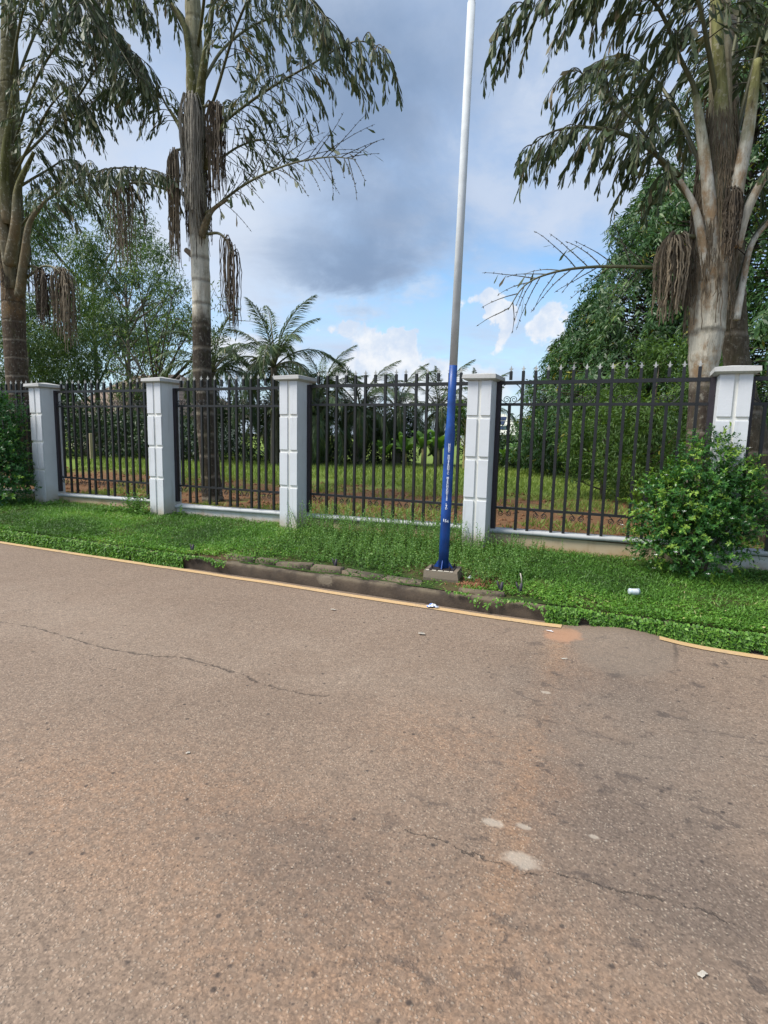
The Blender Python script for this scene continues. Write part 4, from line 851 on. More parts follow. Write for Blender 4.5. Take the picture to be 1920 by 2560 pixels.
# ================================================================= trees
def tree_clump(name, label, base, height, R, zc0, leaf, nl, lumps, mats, seed, group=None, limbs=7, trunk_r=.16, droop=.3, lw=.3, core=0., lean=(0, 0), lump_r=.34, cat='tree'):
    """trunk, limbs that reach the crown, leaves in lumps of uneven size"""
    r = np.random.default_rng(seed); t = thing(name, label, cat, base, group); m_leaf, m_bark = mats
    mb = MB(); top = A((lean[0], lean[1], height*.80)); tp = smooth_path([(0, 0, -.1), (lean[0]*.2, lean[1]*.2, zc0*.6), (lean[0]*.6, lean[1]*.6, height*.5), top], 16)
    mb.tube(tp, np.linspace(trunk_r, trunk_r*.25, 16), 9)
    cen = []; 
    for q in range(lumps):
        h = r.uniform(0, 1); z = zc0+(height-zc0)*h; prof = math.sin(math.pi*min(1, .18+.72*h))**.7
        a = r.uniform(0, 2*math.pi); e = R*prof*r.uniform(.35, 1)**.6
        cen.append((math.cos(a)*e+lean[0]*h, math.sin(a)*e+lean[1]*h, z, r.uniform(.6, 1.25)*lump_r*R))
    cen = A(cen)
    for q in r.choice(lumps, min(limbs, lumps), False):
        c_ = cen[q]; i = int(np.clip(np.interp(max(.3, c_[2]-R*.7), tp[:, 2], np.arange(16)), 1, 14)); b = tp[i]
        mid = (b+c_[:3])/2+A((0, 0, -.05*R)); P = smooth_path([b, mid, c_[:3]], 9); mb.tube(P, np.linspace(trunk_r*.42, trunk_r*.08, 9), 5)
        for w in range(3):
            e = c_[:3]+r.normal(0, c_[3]*.6, 3); mb.tube(smooth_path([P[5], (P[5]+e)/2+r.normal(0, .08, 3), e], 6), np.linspace(trunk_r*.16, trunk_r*.04, 6), 4)
    link('trunk', mb.mesh('trunk', m_bark, True), t)
    lf = Leaves(); wgt = cen[:, 3]**2; cnt = (nl*wgt/wgt.sum()).astype(int)
    for c_, n in zip(cen, cnt):
        if n < 2: continue
        d = rdir(n, r); rad_ = c_[3]*np.where(r.random(n) < core, r.random(n), r.uniform(.55, 1.08, n))[:, None]
        P = c_[:3]+d*rad_*A((1, 1, .8)); dr = unit(d*.6+rdir(n, r)*.8+A((0, 0, -droop))); up = unit(d+A((0, 0, .8))+rdir(n, r)*.5)
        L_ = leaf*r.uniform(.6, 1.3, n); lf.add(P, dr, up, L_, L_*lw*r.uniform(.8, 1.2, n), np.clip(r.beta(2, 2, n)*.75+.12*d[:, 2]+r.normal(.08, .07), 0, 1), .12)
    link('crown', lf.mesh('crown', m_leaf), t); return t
def tree_weeping(label, base, height, R, seed, strands, group, leaf=.19, z0=.5, pw=.75, lean=(0, 0)):
    r = np.random.default_rng(seed); t = thing('mast_tree', label, 'tree', base, group)
    mb = MB(); mb.tube(smooth_path([(0, 0, -.1), (lean[0]*.3, lean[1]*.3, height*.35), (lean[0], lean[1], height*.97)], 14), np.linspace(.17, .02, 14), 8); br = MB(); lf = Leaves()
    lob = [(r.uniform(0, 6.28), r.uniform(.05, .95), r.uniform(.6, 1.3)) for _ in range(46)]
    for q in range(strands):
        h = r.random()**1.25; a = r.uniform(0, 2*math.pi)
        mod = .74+.62*sum(math.cos(a-la)**14*math.exp(-((h-lh)/.055)**2)*lr_ for la, lh, lr_ in lob if math.cos(a-la) > 0)
        prof = R*((1-h)**pw)*min(1, (h+.10)*5)*mod+.10; e = prof*(r.uniform(.55, 1)**.5); z = z0+(height-z0)*h
        p = A((math.cos(a)*e+lean[0]*h, math.sin(a)*e+lean[1]*h, z)); out = A((math.cos(a), math.sin(a), 0))
        L_ = r.uniform(.30, .80)*min(1, .5+prof/R); m_ = int(L_/.052); d = unit(out*.8+A((0, 0, .35))+r.normal(0, .25, 3)); Q = [p]
        for j in range(m_): d = unit(d+A((0, 0, -.22))); Q.append(Q[-1]+d*.052)
        Q = A(Q); Q = Q[:-1]; n = len(Q)
        if q % 6 == 0: br.tube([A((lean[0]*h, lean[1]*h, z-.15)), p], [.022, .008], 4); 
        if n < 3: continue
        dd = unit(np.gradient(Q, axis=0)); per = unit(np.cross(dd, rdir(n, r))); ld = unit(dd*.5+per*.85+A((0, 0, -.45)))
        LL = leaf*r.uniform(.5, 1.2, n); tn = np.clip(r.normal(.42, .16)+r.normal(0, .12, n), 0, 1); 
        if r.random() < .03: tn = np.clip(tn+.5, 0, 1)
        lf.add(Q, ld, unit(out+A((0, 0, .5))+rdir(n, r)*.5), LL, LL*.27, tn, .12)
    tr = link('trunk', mb.mesh('trunk', M_barkd, True), t); 
    if br.V: link('branches', br.mesh('branches', M_barkd), t)
    link('crown', lf.mesh('crown', M_lmast), t); return t
gm = 'weeping mast trees at the right'
tree_weeping('shorter weeping mast tree at the left end of the dark green group', (-2.15, 20.6, .3), 5.9, 2.1, 201, 3300, gm, lean=(.35, 0))
tree_weeping('weeping mast tree between the pole and the right palm, second from left of its group', (-.05, 19.0, .3), 9.0, 2.6, 202, 4800, gm)
tree_weeping('tall weeping mast tree rising behind the white-trunked palm', (2.0, 18.0, .3), 14.0, 3.0, 203, 5600, gm)
tree_weeping('weeping mast tree at the right edge of the photo', (3.9, 15.0, .3), 13.5, 2.6, 204, 4200, gm)
tree_clump('feathery_tree', 'light green feathery shrub tree behind the fence beside the white-trunked palm', (.15, 12.2, .3), 3.15, 1.0, .5, .10, 13000, 60, (M_lfeath, M_barkd), 211, 'feathery light green trees', 6, .05, .3, .22, .3, lump_r=.36)
tree_clump('feathery_tree', 'lower feathery green shrub tree left of the flowering bush behind the fence', (-.75, 13.2, .3), 2.4, .9, .4, .10, 9000, 46, (M_lfeath, M_barkd), 212, 'feathery light green trees', 6, .05, .3, .22, .3, lump_r=.36)
tree_clump('shrub', 'dark shrub behind the fence at the right edge below the palms', (2.9, 12.0, .3), 2.6, 1.2, .2, .11, 9000, 46, (M_ldark, M_barkd), 213, None, 6, .05, .3, .3, .3, cat='shrub')
ge = 'airy gum trees at the left'
tree_clump('gum_tree', 'tallest airy gum tree behind the left palm', (-28.2, 23, .2), 14.2, 4.2, 3.0, .23, 26000, 70, (M_leuc, M_bark), 221, ge, 16, .2, .75, .24, .25, lump_r=.26)
tree_clump('gum_tree', 'airy gum tree between the left palm and the banded palm', (-22.9, 20.5, .2), 10.4, 2.9, 4.6, .20, 13000, 52, (M_leuc, M_bark), 222, ge, 16, .15, .75, .24, .25, lump_r=.24)
tree_clump('gum_tree', 'gum tree low behind the first fence panel', (-28.0, 19.0, .2), 7.2, 3.2, 2.4, .20, 17000, 48, (M_leuc, M_bark), 223, ge, 12, .15, .6, .26, .3, lump_r=.28)
def bare_tree():
    r = np.random.default_rng(231); t = thing('thin_tree', 'thin sparse tree with dark forking branches above the second pillar', 'tree', (-18.6, 18, .2)); mb = MB(); lf = Leaves()
    mb.tube(smooth_path([(0, 0, -.1), (.1, 0, 1.6), (0, 0, 3.1)], 8), np.linspace(.16, .11, 8), 7)
    for q in range(13):
        a = r.uniform(-1.25, 1.25); L_ = r.uniform(2.2, 4.6); d = A((math.sin(a), r.uniform(-.4, .4), math.cos(a)*.9)); e = A((0, 0, 3.0))+d*L_; P = smooth_path([(0, 0, 2.9), A((0, 0, 3))+d*L_*.5+r.normal(0, .18, 3), e], 9)
        mb.tube(P, np.linspace(.06, .014, 9), 5)
        for w in range(7):
            b = P[r.integers(3, 9)]; e2 = b+unit(d+r.normal(0, .65, 3))*r.uniform(.5, 1.4); mb.tube([b, (b+e2)/2+r.normal(0, .06, 3), e2], [.018, .012, .006], 4)
            n = int(r.integers(10, 34)); PP = e2+r.normal(0, .26, (n, 3)); lf.add(PP, unit(rdir(n, r)+A((0, 0, -.8))), rdir(n, r), r.uniform(.12, .22, n), .05, np.clip(r.beta(2, 2, n)+.1, 0, 1), .1)
    link('trunk', mb.mesh('trunk', M_barkd, True), t); link('crown', lf.mesh('crown', M_leuc), t)
bare_tree()
# dark shrubs closing the view behind the field
gs = 'dark shrubs along the far side of the field'
for i, (x, y, h, R) in enumerate([(-31, 19.5, 3.6, 2.3), (-26.6, 18.3, 3.2, 2.2), (-22.8, 17.6, 2.3, 2.0), (-19.6, 18.2, 1.9, 1.7), (-17.0, 18.6, 2.8, 1.7), (-14.8, 20.5, 2.7, 1.8), (-12.4, 21.6, 2.6, 1.7), (-10.2, 23.2, 2.3, 1.5), (-5.9, 25.5, 1.35, 1.5), (-4.2, 24.5, 1.35, 1.4), (-35, 20, 4.0, 2.6)]):
    tree_clump('shrub', ['dark dense shrub far left behind the fence', 'dark dense shrub behind the first fence panel, left half', 'dark dense shrub behind the first fence panel, right half', 'dark shrub behind the second pillar', 'dark shrub right of the banded palm trunk', 'dark shrub at the foot of the coconut palm', 'dark shrub under the drooping palms left of the bananas', 'dark low shrub among the bananas', 'low green shrub right of the fourth pillar in front of the pale roof', 'low green shrub between the pale roof and the mast trees', 'dark shrub beyond the left edge'][i],
               (x, y, .25), h, R, .15, .15, 6500, 40, (M_ldark, M_barkd), 240+i, gs, 5, .07, .3, .36, .35, lump_r=.36, cat='shrub')
# coconut palms
def coco_frond(seed, L_=2.6, arch=1.0, leaf=.60, n=92):
    r = np.random.default_rng(seed); k_ = 22; P = [A((0, 0, 0))]; d = A((.72, 0, .70))
    for j in range(k_): d = unit(d+A((0, 0, -.075*arch*(1+j*.05)))); P.append(P[-1]+d*L_/k_)
    P = A(P); T, _, _ = frames(P); mb = MB(); mb.tube(P, np.linspace(.035, .006, len(P)), 5); lf = Leaves()
    for s in (-1, 1):
        w = np.linspace(.14, .99, n)*k_; pp = np.stack([np.interp(w, np.arange(k_+1), P[:, j]) for j in range(3)], 1); tt = np.stack([np.interp(w, np.arange(k_+1), T[:, j]) for j in range(3)], 1); u = w/k_
        dr = unit(tt*(1.0+.6*u[:, None])+A((0, s*1.0, 0))+A((0, 0, -.55))*r.uniform(.2, 1.3, (n, 1))+r.normal(0, .16, (n, 3))); LL = leaf*np.sin(math.pi*(.15+.78*u))*r.uniform(.85, 1.1, n)
        lf.add(pp, dr, A((0, 0, 1))+r.normal(0, .25, (n, 3)), LL, .034, np.clip(r.normal(.45, .2, n), 0, 1), .28)
    return mb.mesh('frond', M_rachis, True), lf.mesh('leaflets', M_lcoco)
FRV = [coco_frond(300+i, 2.9, a) for i, a in enumerate((.45, .8, 1.2, 1.7))]
def coco(name, label, base, h, nf, scale, seed, group, lean=(0, 0), trunk=.13, low=0.):
    r = np.random.default_rng(seed); t = thing(name, label, 'palm', base, group); mb = MB(); top = A((lean[0], lean[1], h))
    mb.tube(smooth_path([(0, 0, -.1), (lean[0]*.3, lean[1]*.3, h*.5), top], 14), np.linspace(trunk*1.25, trunk, 14), 10); link('trunk', mb.mesh('trunk', M_bark, True), t)
    for q in range(nf):
        u = (q+.5)/nf; tilt = rad(38)-u*rad(70+35*low)+r.normal(0, .10); k_ = min(3, int(u*4)); a = q*2.39996+r.normal(0, .15)
        f = link('frond', FRV[k_][0], t, top, (0, -tilt, a), (scale*r.uniform(.85, 1.1),)*3); link('leaflets', FRV[k_][1], f)
gc = 'coconut palms across the field'
coco('coconut_palm', 'coconut palm with spreading crown right of the banded palm', (-12.7, 18, .3), 3.7, 19, 1.08, 311, gc)
coco('coconut_palm', 'coconut palm half hidden behind the banded palm trunk', (-14.9, 17.2, .3), 3.5, 18, .95, 312, gc)
coco('coconut_palm', 'young coconut palm whose crown tops show right of the third pillar', (-12.2, 20.6, .3), 2.9, 18, .85, 313, gc)
go = 'drooping palms across the field behind the pole'
for i, (x, y, h, s) in enumerate([(-11.6, 19.2, 1.9, .95), (-10.6, 21.0, 2.3, .95), (-9.6, 22.5, 2.4, .9), (-8.1, 23.6, 2.4, .85), (-13.6, 19.6, 2.0, .95), (-7.0, 25.5, 2.5, .8)]):
    coco('drooping_palm', ['drooping low palm just right of the third pillar', 'drooping palm behind the left half of the pole panel', 'drooping palm behind the middle of the pole panel', 'drooping palm seen just left of the blue pole', 'drooping palm behind the third pillar', 'drooping palm farthest back, seen beside the blue pole'][i], (x, y, .3), h, 20, s, 320+i, go, low=1., trunk=.17)
# bananas
def ban_leaf():
    k_ = 10; t = np.linspace(0, 1, k_); P = np.stack([t*.55, 0*t, 1.15*t-.55*t**2.4], 1); w = .17*np.sin(math.pi*np.clip(t*.92+.06, 0, 1))**.6; V = []
    for s in (-1, 0, 1): V.append(P+np.stack([0*t, s*w, -.06*abs(s)+0*t], 1))
    V = np.concatenate(V); i = np.arange(k_-1); return mesh_np('leaf', V, [np.stack([a*k_+i, a*k_+i+1, (a+1)*k_+i+1, (a+1)*k_+i], 1) for a in (0, 1)], M_lban, tint=np.tile(np.linspace(.2, .9, k_), 3), smooth=True)
BL = ban_leaf()
for i, (x, y, h) in enumerate([(-8.5, 20.8, .75), (-7.9, 21.2, .95), (-7.35, 21.4, .9), (-9.3, 20.6, .6), (-4.9, 22.8, .6)]):
    t = thing('banana_plant', ['banana plant behind the fence, left of its cluster by the pole', 'banana plant in the middle of the cluster left of the pole', 'banana plant nearest the blue pole on its left', 'small banana plant under the drooping palms', 'small banana plant right of the fourth pillar'][i], 'banana plant', (x, y, .3), 'banana plants across the field')
    mb = MB(); mb.tube([(0, 0, -.1), (0, 0, h)], [.09, .06], 8); link('stem', mb.mesh('stem', M_barky, True), t)
    for q in range(8): link('leaf', BL, t, (0, 0, h*.92), (0, rng.uniform(-.35, .55), q*2.4+rng.uniform(-.3, .3)), (rng.uniform(.8, 1.1),)*3)
tree_clump('young_tree', 'young tree with yellow forked stem seen between the pole and the fourth pillar', (-6.15, 21.0, .3), 2.5, .65, 1.1, .13, 2600, 18, (M_lfeath, M_barky), 331, None, 6, .07, .3, .4, .3, lump_r=.4)

# ================================================================= buildings
def quad_roof(name, pts, th, mat):
    P = A(pts); mb = MB(); Q = P-A((0, 0, th)); n = len(P); mb.add(np.concatenate([P, Q]), [tuple(range(n)), tuple(range(2*n-1, n-1, -1))]+[(q, n+q, n+(q+1) % n, (q+1) % n) for q in range(n)]); return mb.mesh(name, mat)
def house(name, label, x0, x1, y0, y1, ze, zr, hip, over, mats, wins, loc_z=.2):
    t = thing(name, label, 'house', ((x0+x1)/2, (y0+y1)/2, loc_z)); ox, oy, oz = t.location; mw, mr_ = mats
    mb = MB(); mb.box(x0-ox, x1-ox, y0-oy, y1-oy, -.3, ze-oz); link('wall', mb.mesh('wall', mw), t)
    a, b, c_, d = x0-over-ox, x1+over-ox, y0-over-oy, y1+over-oy; cy = (c_+d)/2; r0, r1 = a+hip, b-hip; e = ze-oz; rr = zr-oz; rf = None
    for nm, p in (('roof', [(a, c_, e), (b, c_, e), (r1, cy, rr), (r0, cy, rr)]), ('roof', [(b, d, e), (a, d, e), (r0, cy, rr), (r1, cy, rr)]), ('roof', [(b, c_, e), (b, d, e), (r1, cy, rr)]), ('roof', [(a, d, e), (a, c_, e), (r0, cy, rr)])):
        q = link(nm, quad_roof(nm, p, .10, mr_), t); rf = rf or q
    mb = MB(); mb.box(a, b, c_-.03, c_-.004, e-.20, e-.004); link('fascia', mb.mesh('fascia', M_white), t)
    for wx, wz in wins:
        mb = MB(); mb.box(wx-.65-ox, wx+.65-ox, y0-.05-oy, y0-.003-oy, wz-.6-oz, wz+.6-oz); w = link('window', mb.mesh('window', M_white), t)
        for s in (-1, 1): mb = MB(); mb.box(wx+s*.31-.27-ox, wx+s*.31+.27-ox, y0-.065-oy, y0-.053-oy, wz-.52-oz, wz+.52-oz); link('pane', mb.mesh('pane', M_hwin), w)
    return t, rf
house('bungalow', 'cream bungalow with brown hipped roof far behind the second pillar', -33.2, -24.6, 25, 31, 2.55, 5.15, 3.0, .7, (M_hwall, M_hroof), [(-31, 1.5), (-28.6, 1.5), (-26.4, 1.5)])
house('house', 'house with grey roof at the far left edge', -44.5, -37.5, 21, 27, 3.3, 6.2, 3.0, .6, (M_hwall, M_groof), [(-39.2, 1.9)])
bt, brf = house('pale_house', 'distant house with pale cream roof and solar panels beside the fourth pillar', -27, -17.4, 90, 99, 2.35, 5.6, 4.2, .5, (M_hwall, M_hroof2), [(-21, 1.4), (-18.8, 1.4)])
ox, oy, oz = bt.location
sl = (5.6-2.35)/5.0
for i, (sx_, v) in enumerate([(-22.0, 3.6), (-21.0, 3.6), (-22.0, 2.5), (-21.0, 2.5), (-22.0, 1.25), (-20.4, 1.25)]):
    w = .45 if i < 4 else .72; y = 89.5+v; z = 2.35+v*sl-oz+.06; mb = MB(); h = .42
    mb.add([(sx_-w-ox, y-h-oy, z-h*sl), (sx_+w-ox, y-h-oy, z-h*sl), (sx_+w-ox, y+h-oy, z+h*sl), (sx_-w-ox, y+h-oy, z+h*sl), (sx_-w-ox, y-h-oy, z-h*sl+.08), (sx_+w-ox, y-h-oy, z-h*sl+.08), (sx_+w-ox, y+h-oy, z+h*sl+.08), (sx_-w-ox, y+h-oy, z+h*sl+.08)],
           [(3, 2, 1, 0), (4, 5, 6, 7), (0, 1, 5, 4), (1, 2, 6, 5), (2, 3, 7, 6), (3, 0, 4, 7)]); link('solar_panel', mb.mesh('solar_panel', M_solar), bt)
mb = MB(); mb.box(-.10, .10, -.10, .10, -.2, 1.15, 0, .01); tag(link('concrete_post', mb.mesh('concrete_post', M_wall), None, (-20.4, 16.2, .28)), 'short tan post in the compound seen through the first fence panel', 'post')

# ================================================================= bushes and weeds by the fence
def bush(label, base, lobes, nsp, leaf, seed, mats, flowers=0, young=.2, stems=8):
    r = np.random.default_rng(seed); t = thing('bush', label, 'bush', base); lf = Leaves(); lb = A(lobes); w = (lb[:, 3]*lb[:, 4]*lb[:, 5])**.66; ids = r.choice(len(lb), nsp, p=w/w.sum()); mb = MB()
    for q in range(stems):
        l = lb[r.integers(len(lb))]; mb.tube(smooth_path([(r.normal(0, .05), r.normal(0, .05), -.05), l[:3]*A((.5, .5, .6)), l[:3]], 7), np.linspace(.018, .006, 7), 5)
    fp = []; yt = r.random(len(lb)) 
    for i in ids:
        l = lb[i]; d = rdir(1, r)[0]; d[2] = d[2]*.9+.12; d = unit(d); inner = r.random() < .42; s = r.uniform(.35, .85) if inner else r.uniform(.85, 1.04)
        p = l[:3]+d*l[3:6]*s
        if p[2] < .02: p[2] = abs(p[2])*.5+.02
        dr = unit(d+A((0, 0, .45))+r.normal(0, .38, 3)); Ls = leaf*r.uniform(2.2, 4.2); n = int(r.integers(9, 16)); u = np.linspace(.05, 1, n)
        Q = p+dr*(u*Ls)[:, None]+A((0, 0, -.2))*(u**2*Ls)[:, None]; az_ = u*11+r.uniform(0, 6); e1 = unit(np.cross(dr, A((.3, .2, 1)))); e2 = np.cross(dr, e1)
        per = np.cos(az_)[:, None]*e1+np.sin(az_)[:, None]*e2; ld = unit(per*.85+dr*.6+r.normal(0, .15, (n, 3))); LL = leaf*r.uniform(.65, 1.15, n)*(1.1-.35*u)
        b0 = r.normal(.34, .11)+(.42 if (not inner and r.random() < young*(.35+1.3*yt[i])) else 0); lf.add(Q, ld, unit(dr+A((0, 0, .5))), LL, LL*.46, np.clip(b0+.16*u+r.normal(0, .07, n), 0, 1), .10)
        if flowers and not inner and d[1] < .2 and r.random() < flowers: fp.append(Q[-1]+dr*.01)
    link('stems', mb.mesh('stems', M_barkd, True), t); link('foliage', lf.mesh('foliage', mats), t)
    for p in fp[:26]:
        mb = MB()
        for q in range(5):
            a = q*1.2566; u = A((math.cos(a), math.sin(a)*.8, .45)); s = A((-math.sin(a), math.cos(a), 0)); mb.add([p, p+u*.014+s*.007, p+u*.024, p+u*.014-s*.007], [(0, 1, 2, 3)])
        link('flower', mb.mesh('flower', M_flower), t)
    return t
bush('big round green bush with small white flowers in front of the right pillar', (.56, 6.70, .21),
     [(-.10, -.05, .58, .42, .34, .46), (-.30, 0, .72, .30, .26, .36), (.10, -.08, .95, .36, .30, .36), (.02, .05, 1.18, .26, .22, .26), (.27, -.02, .66, .30, .30, .40), (.04, -.15, .36, .38, .32, .34), (-.28, -.05, .34, .30, .26, .26), (.32, .02, 1.0, .20, .2, .26), (.13, .05, 1.34, .12, .12, .16), (.42, .02, .64, .18, .2, .22)], 1900, .046, 401, M_lbushl, .05, .40)
bush('dark green bush in front of the leftmost pillar', (-10.55, 6.45, .24),
     [(-.1, 0, .55, .70, .50, .58), (-.35, .05, 1.2, .52, .42, .55), (-.55, 0, 1.75, .42, .40, .38), (.25, -.05, .45, .40, .35, .42), (-.05, .1, 1.5, .42, .32, .40), (-.9, 0, .9, .6, .5, .7), (.15, .05, 1.05, .26, .25, .30), (.42, -.1, .95, .10, .1, .10), (.12, -.1, 1.95, .12, .12, .12)], 1700, .066, 402, M_lbush, 0, .20)
def weeds(lf, mb, x, y, z, h, r, leaf=.045, hue=0.):
    d = unit(A((r.normal(0, .22), r.normal(0, .22), 1))); n = int(max(5, h/.022)); u = np.linspace(.12, 1, n); P = A((x, y, z))+d*(u*h)[:, None]; a = u*h/.022*2.4+r.uniform(0, 6)
    ld = np.stack([np.cos(a), np.sin(a), .35+.5*u], 1); LL = leaf*r.uniform(.7, 1.2, n)*(1.15-.6*u); lf.add(P, ld, A((0, 0, 1))+r.normal(0, .3, (n, 3)), LL, LL*.52, np.clip(r.normal(.5+hue, .14)+r.normal(0, .1, n), 0, 1), .15)
    mb.tube([(x, y, z-.02), (x+d[0]*h*.5, y+d[1]*h*.5, z+h*.5), (x+d[0]*h, y+d[1]*h, z+h*.98)], [.004, .003, .0015], 3, 0, caps=False)
def weed_clump(label, loc, n, spread, hmax, seed, leaf=.05):
    r = np.random.default_rng(seed); z = float(zverge(loc[0], loc[1])); t = thing('weed_clump', label, 'weed', (loc[0], loc[1], z), 'leafy weed clumps along the wall'); lf = Leaves(); mb = MB()
    for q in range(n):
        e = r.normal(0, spread, 2); weeds(lf, mb, e[0], e[1]*.6, 0, hmax*r.uniform(.35, 1)*math.exp(-(e@e)/(2*spread*spread)*.35), r, leaf)
    link('stems', mb.mesh('stems', M_weed), t, kind='stuff'); link('foliage', lf.mesh('foliage', M_weed), t)
weed_clump('bushy light green weed clump at the foot of the second white pillar', (-7.55, 6.80), 46, .17, .42, 411, .075)
weed_clump('low broad-leaved weed clump left of the second white pillar', (-8.05, 6.75), 24, .16, .20, 412, .085)
weed_clump('weed clump right of the blue pole with heart-shaped leaves', (-1.10, 5.75), 34, .12, .30, 413, .055)
weed_clump('tall thin weeds against the foot of the fourth pillar', (-1.72, 6.72), 22, .13, .42, 414, .042)
weed_clump('small sprig growing on the coping of the banded palm panel', (-6.75, 6.93), 5, .05, .30, 415, .07)
r = np.random.default_rng(420); lf = Leaves(); mb = MB(); k_ = 0
while k_ < 1250:
    x, y = r.uniform(-4.4, -.75), r.uniform(5.42, 7.02)
    dens = max(0, 1-abs((x+2.75)/1.75)**3)*(.25+.75*(y > 5.75)) if x < -1.7 else .55*max(0, 1-abs((x+1.35)/.6)**2)
    if r.random() > dens*(.25+fbm(x*2.2, y*2.2, 41)*1.1): continue
    if abs(x+1.794) < .22 and abs(y-5.52) < .22: continue
    tall = .44 if (y > 6.35 and x < -1.95) else .22
    weeds(lf, mb, x, y, float(zverge(x, y)), tall*r.uniform(.35, 1.1), r, .042); k_ += 1
w_ = link('weeds', lf.mesh('weeds', M_weedl), kind='stuff'); tag(w_, 'light green leafy weeds growing along the wall behind the pole', 'weeds')
ws = link('weed_stems', mb.mesh('weed_stems', M_weed), w_)

# ================================================================= grass of the verge and of the field
def verge_grass():
    r = np.random.default_rng(430); lf = Leaves()
    def scatter(n, x0, x1, y0, y1): return r.uniform(x0, x1, n), r.uniform(y0, y1, n)
    for n, x0, x1, s in ((190000, -9.5, 1.9, .78), (30000, -16, -9.5, 1.2), (42000, 1.9, 5.6, 1.0)):
        x, y = scatter(n, x0, x1, 5.03, 7.10); bare = fbm(x*2.6, y*2.6, 51)
        d = np.where(bare < .40, .45, 1.)
        st = (x > -4.5) & (x < -.8) & (y < 5.52); d[st] = .10+.55*(bare[st] > .56)
        wd = (x > -4.4) & (x < -1.0) & (y >= 5.5); d[wd] = .45
        near = np.hypot(x+1.79, (y-5.5)*1.1) < .42; d[near] *= .28
        d[(np.abs(x+1.794) < .19) & (np.abs(y-5.52) < .17)] = 0
        d[(y < 5.16) & (x > -4.75) & (x < -.72)] = .05
        red = np.hypot(x+1.42, (y-5.47)*.8) < .16; d[red] = 0
        k_ = r.random(n) < d; x, y = x[k_], y[k_]; m_ = len(x); z = np.where(y < 5.20, np.maximum(.150, zverge(x, y)), zverge(x, y))
        patch = fbm(x*1.1, y*1.1, 52); broad = r.random(m_) < np.clip((5.75-y)*1.4+.15, .1, .8)
        a = r.uniform(0, 2*math.pi, m_); el = np.where(broad, r.uniform(.0, .75, m_), r.uniform(.25, 1.25, m_))
        dr = np.stack([np.cos(a)*np.cos(el), np.sin(a)*np.cos(el), np.sin(el)], 1)
        L_ = s*np.where(broad, r.uniform(.022, .042, m_), r.uniform(.032, .070, m_)); Wd = np.where(broad, L_*.62, s*r.uniform(.006, .011, m_))
        hgt = r.uniform(0, .045, m_)*(.6+.8*patch)*s
        lf.add(np.stack([x, y, z+hgt], 1), dr, np.stack([0*a, 0*a, 1+0*a], 1)+r.normal(0, .35, (m_, 3)), L_, Wd, np.clip(.34+1.15*(patch-.5)+.35*(fbm(x*5, y*5, 53)-.5)+r.normal(0, .13, m_)+np.where(r.random(m_) < .022, .5, 0), 0, 1), .25)
    # runners hanging over the kerb
    for n, x0, x1 in ((30000, -16, -4.82), (9000, -.66, 2.2), (8500, 2.2, 5.6), (260, -4.82, -4.2), (160, -1.6, -.66)):
        x = r.uniform(x0, x1, n); cov = fbm(x*3.2, x*0+2, 61); dep = np.clip((cov-.12)*.75, .05, .17) if x0 == -16 else (np.clip((cov-.30)*.95, .03, .17) if x0 in (-.66, 2.2) else np.clip((cov-.48)*.6, .002, .12))
        v = r.random(n)**.9*(dep+(.025 if n > 1000 else 0)); z = .168-v; y = 5.028-.012*np.sin(np.minimum(1, v/.05)*1.57)-r.uniform(0, .028, n); a = r.uniform(0, 2*math.pi, n)
        dr = np.stack([np.cos(a)*.7, -.45-.3*r.random(n), -.55+.5*np.sin(a)], 1); L_ = r.uniform(.02, .042, n)
        lf.add(np.stack([x, y, np.maximum(z, .012)], 1), dr, np.stack([0*a, -1+0*a, .5+0*a], 1)+r.normal(0, .4, (n, 3)), L_, L_*.6, np.clip(.42+r.normal(0, .17, n), 0, 1), .15)
    o = link('grass', lf.mesh('grass', M_grass), kind='stuff'); tag(o, 'thick bright green grass and creepers on the verge', 'grass')
verge_grass()
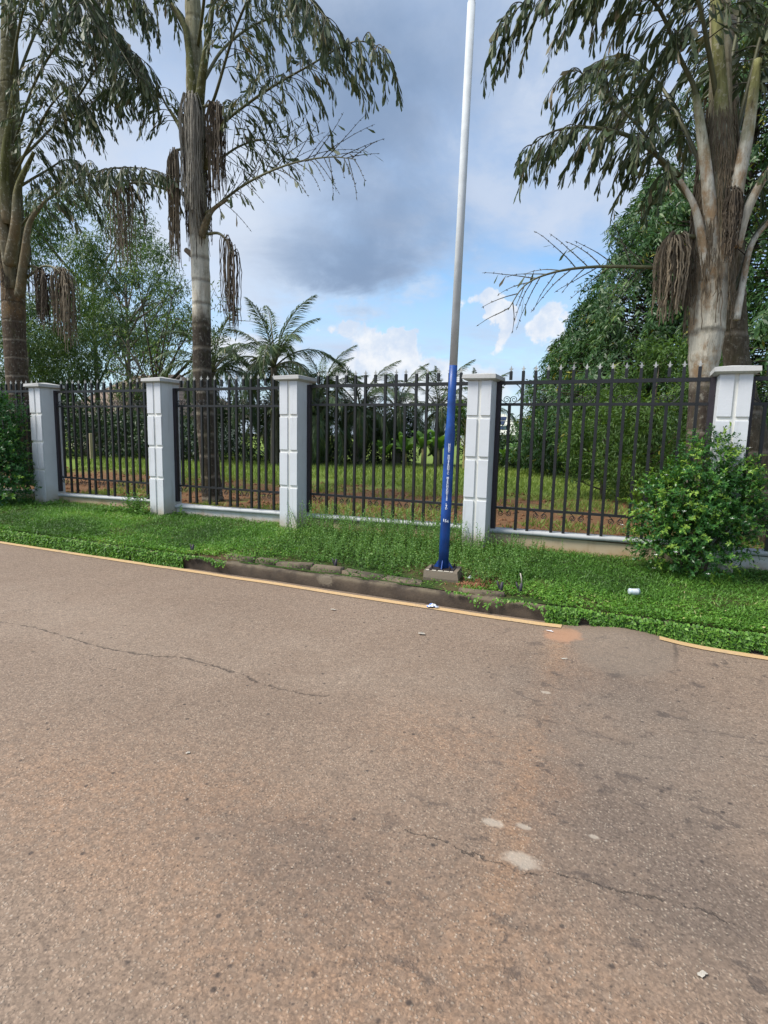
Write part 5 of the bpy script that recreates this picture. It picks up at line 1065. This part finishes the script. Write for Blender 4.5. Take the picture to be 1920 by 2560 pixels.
def field_grass():
    r = np.random.default_rng(440); lf = Leaves(); n = 110000
    u = r.random(n); y = 7.4+(u**1.5)*15.5; x = .6-.42*(y)+r.uniform(-1, 1, n)*(.66*y+2.6)-1.2
    nn = fbm(x*.9, y*.9, 71); keep = (y+(nn-.5)*7 > 12.3) | (nn > .56) & (r.random(n) < .45); x, y = x[keep], y[keep]; m_ = len(x); z = zfield(x, y); a = r.uniform(0, 2*math.pi, m_); el = r.uniform(.5, 1.4, m_)
    dr = np.stack([np.cos(a)*np.cos(el), np.sin(a)*np.cos(el), np.sin(el)], 1); L_ = r.uniform(.06, .16, m_)*(1+.03*(y-7)); lf.add(np.stack([x, y, z], 1), dr, rdir(m_, r), L_, .014*(1+.06*(y-7)), np.clip(.25+.5*fbm(x*.5, y*.5, 72)+r.normal(0, .13, m_), 0, 1), .2)
    tag(link('field_grass', lf.mesh('field_grass', M_fgrass), kind='stuff'), 'rough yellow-green grass in the compound behind the fence', 'grass')
    # clods of turned red earth
    n = 1500; y = 7.6+r.random(n)**1.2*5.5; x = -1.0-.46*y+r.uniform(-1, 1, n)*(.6*y+1.5)-1.2; s = r.uniform(.015, .06, n); z = zfield(x, y); o_ = A([(1, 0, 0), (0, 1, 0), (-1, 0, 0), (0, -1, 0), (0, 0, 1), (0, 0, -1)])
    V = (np.stack([x, y, z], 1)[:, None]+o_[None]*s[:, None, None]*r.uniform(.6, 1.3, (n, 6, 1))).reshape(-1, 3); f = A([(0, 1, 4), (1, 2, 4), (2, 3, 4), (3, 0, 4), (1, 0, 5), (2, 1, 5), (3, 2, 5), (0, 3, 5)]).astype(int)
    F = (f[None]+6*np.arange(n)[:, None, None]).reshape(-1, 3); tag(link('soil_clods', mesh_np('soil_clods', V, F, M_redsoil), kind='stuff'), 'loose clods of turned red earth behind the fence', 'soil')
field_grass()
# bare red soil beside the plinth
n = 320; r = np.random.default_rng(451); x = r.normal(-1.44, .075, n); y = r.normal(5.46, .085, n); s = r.uniform(.006, .022, n); z = zverge(x, y)+.004; o_ = A([(1, 0, 0), (0, 1, 0), (-1, 0, 0), (0, -1, 0), (0, 0, 1), (0, 0, -1)])
V = (np.stack([x, y, z], 1)[:, None]+o_[None]*s[:, None, None]*r.uniform(.6, 1.3, (n, 6, 1))).reshape(-1, 3); f = A([(0, 1, 4), (1, 2, 4), (2, 3, 4), (3, 0, 4), (1, 0, 5), (2, 1, 5), (3, 2, 5), (0, 3, 5)]).astype(int)
tag(link('red_soil', mesh_np('red_soil', V, (f[None]+6*np.arange(n)[:, None, None]).reshape(-1, 3), M_redsoil), kind='stuff'), 'small heap of bare red soil right of the plinth', 'soil')
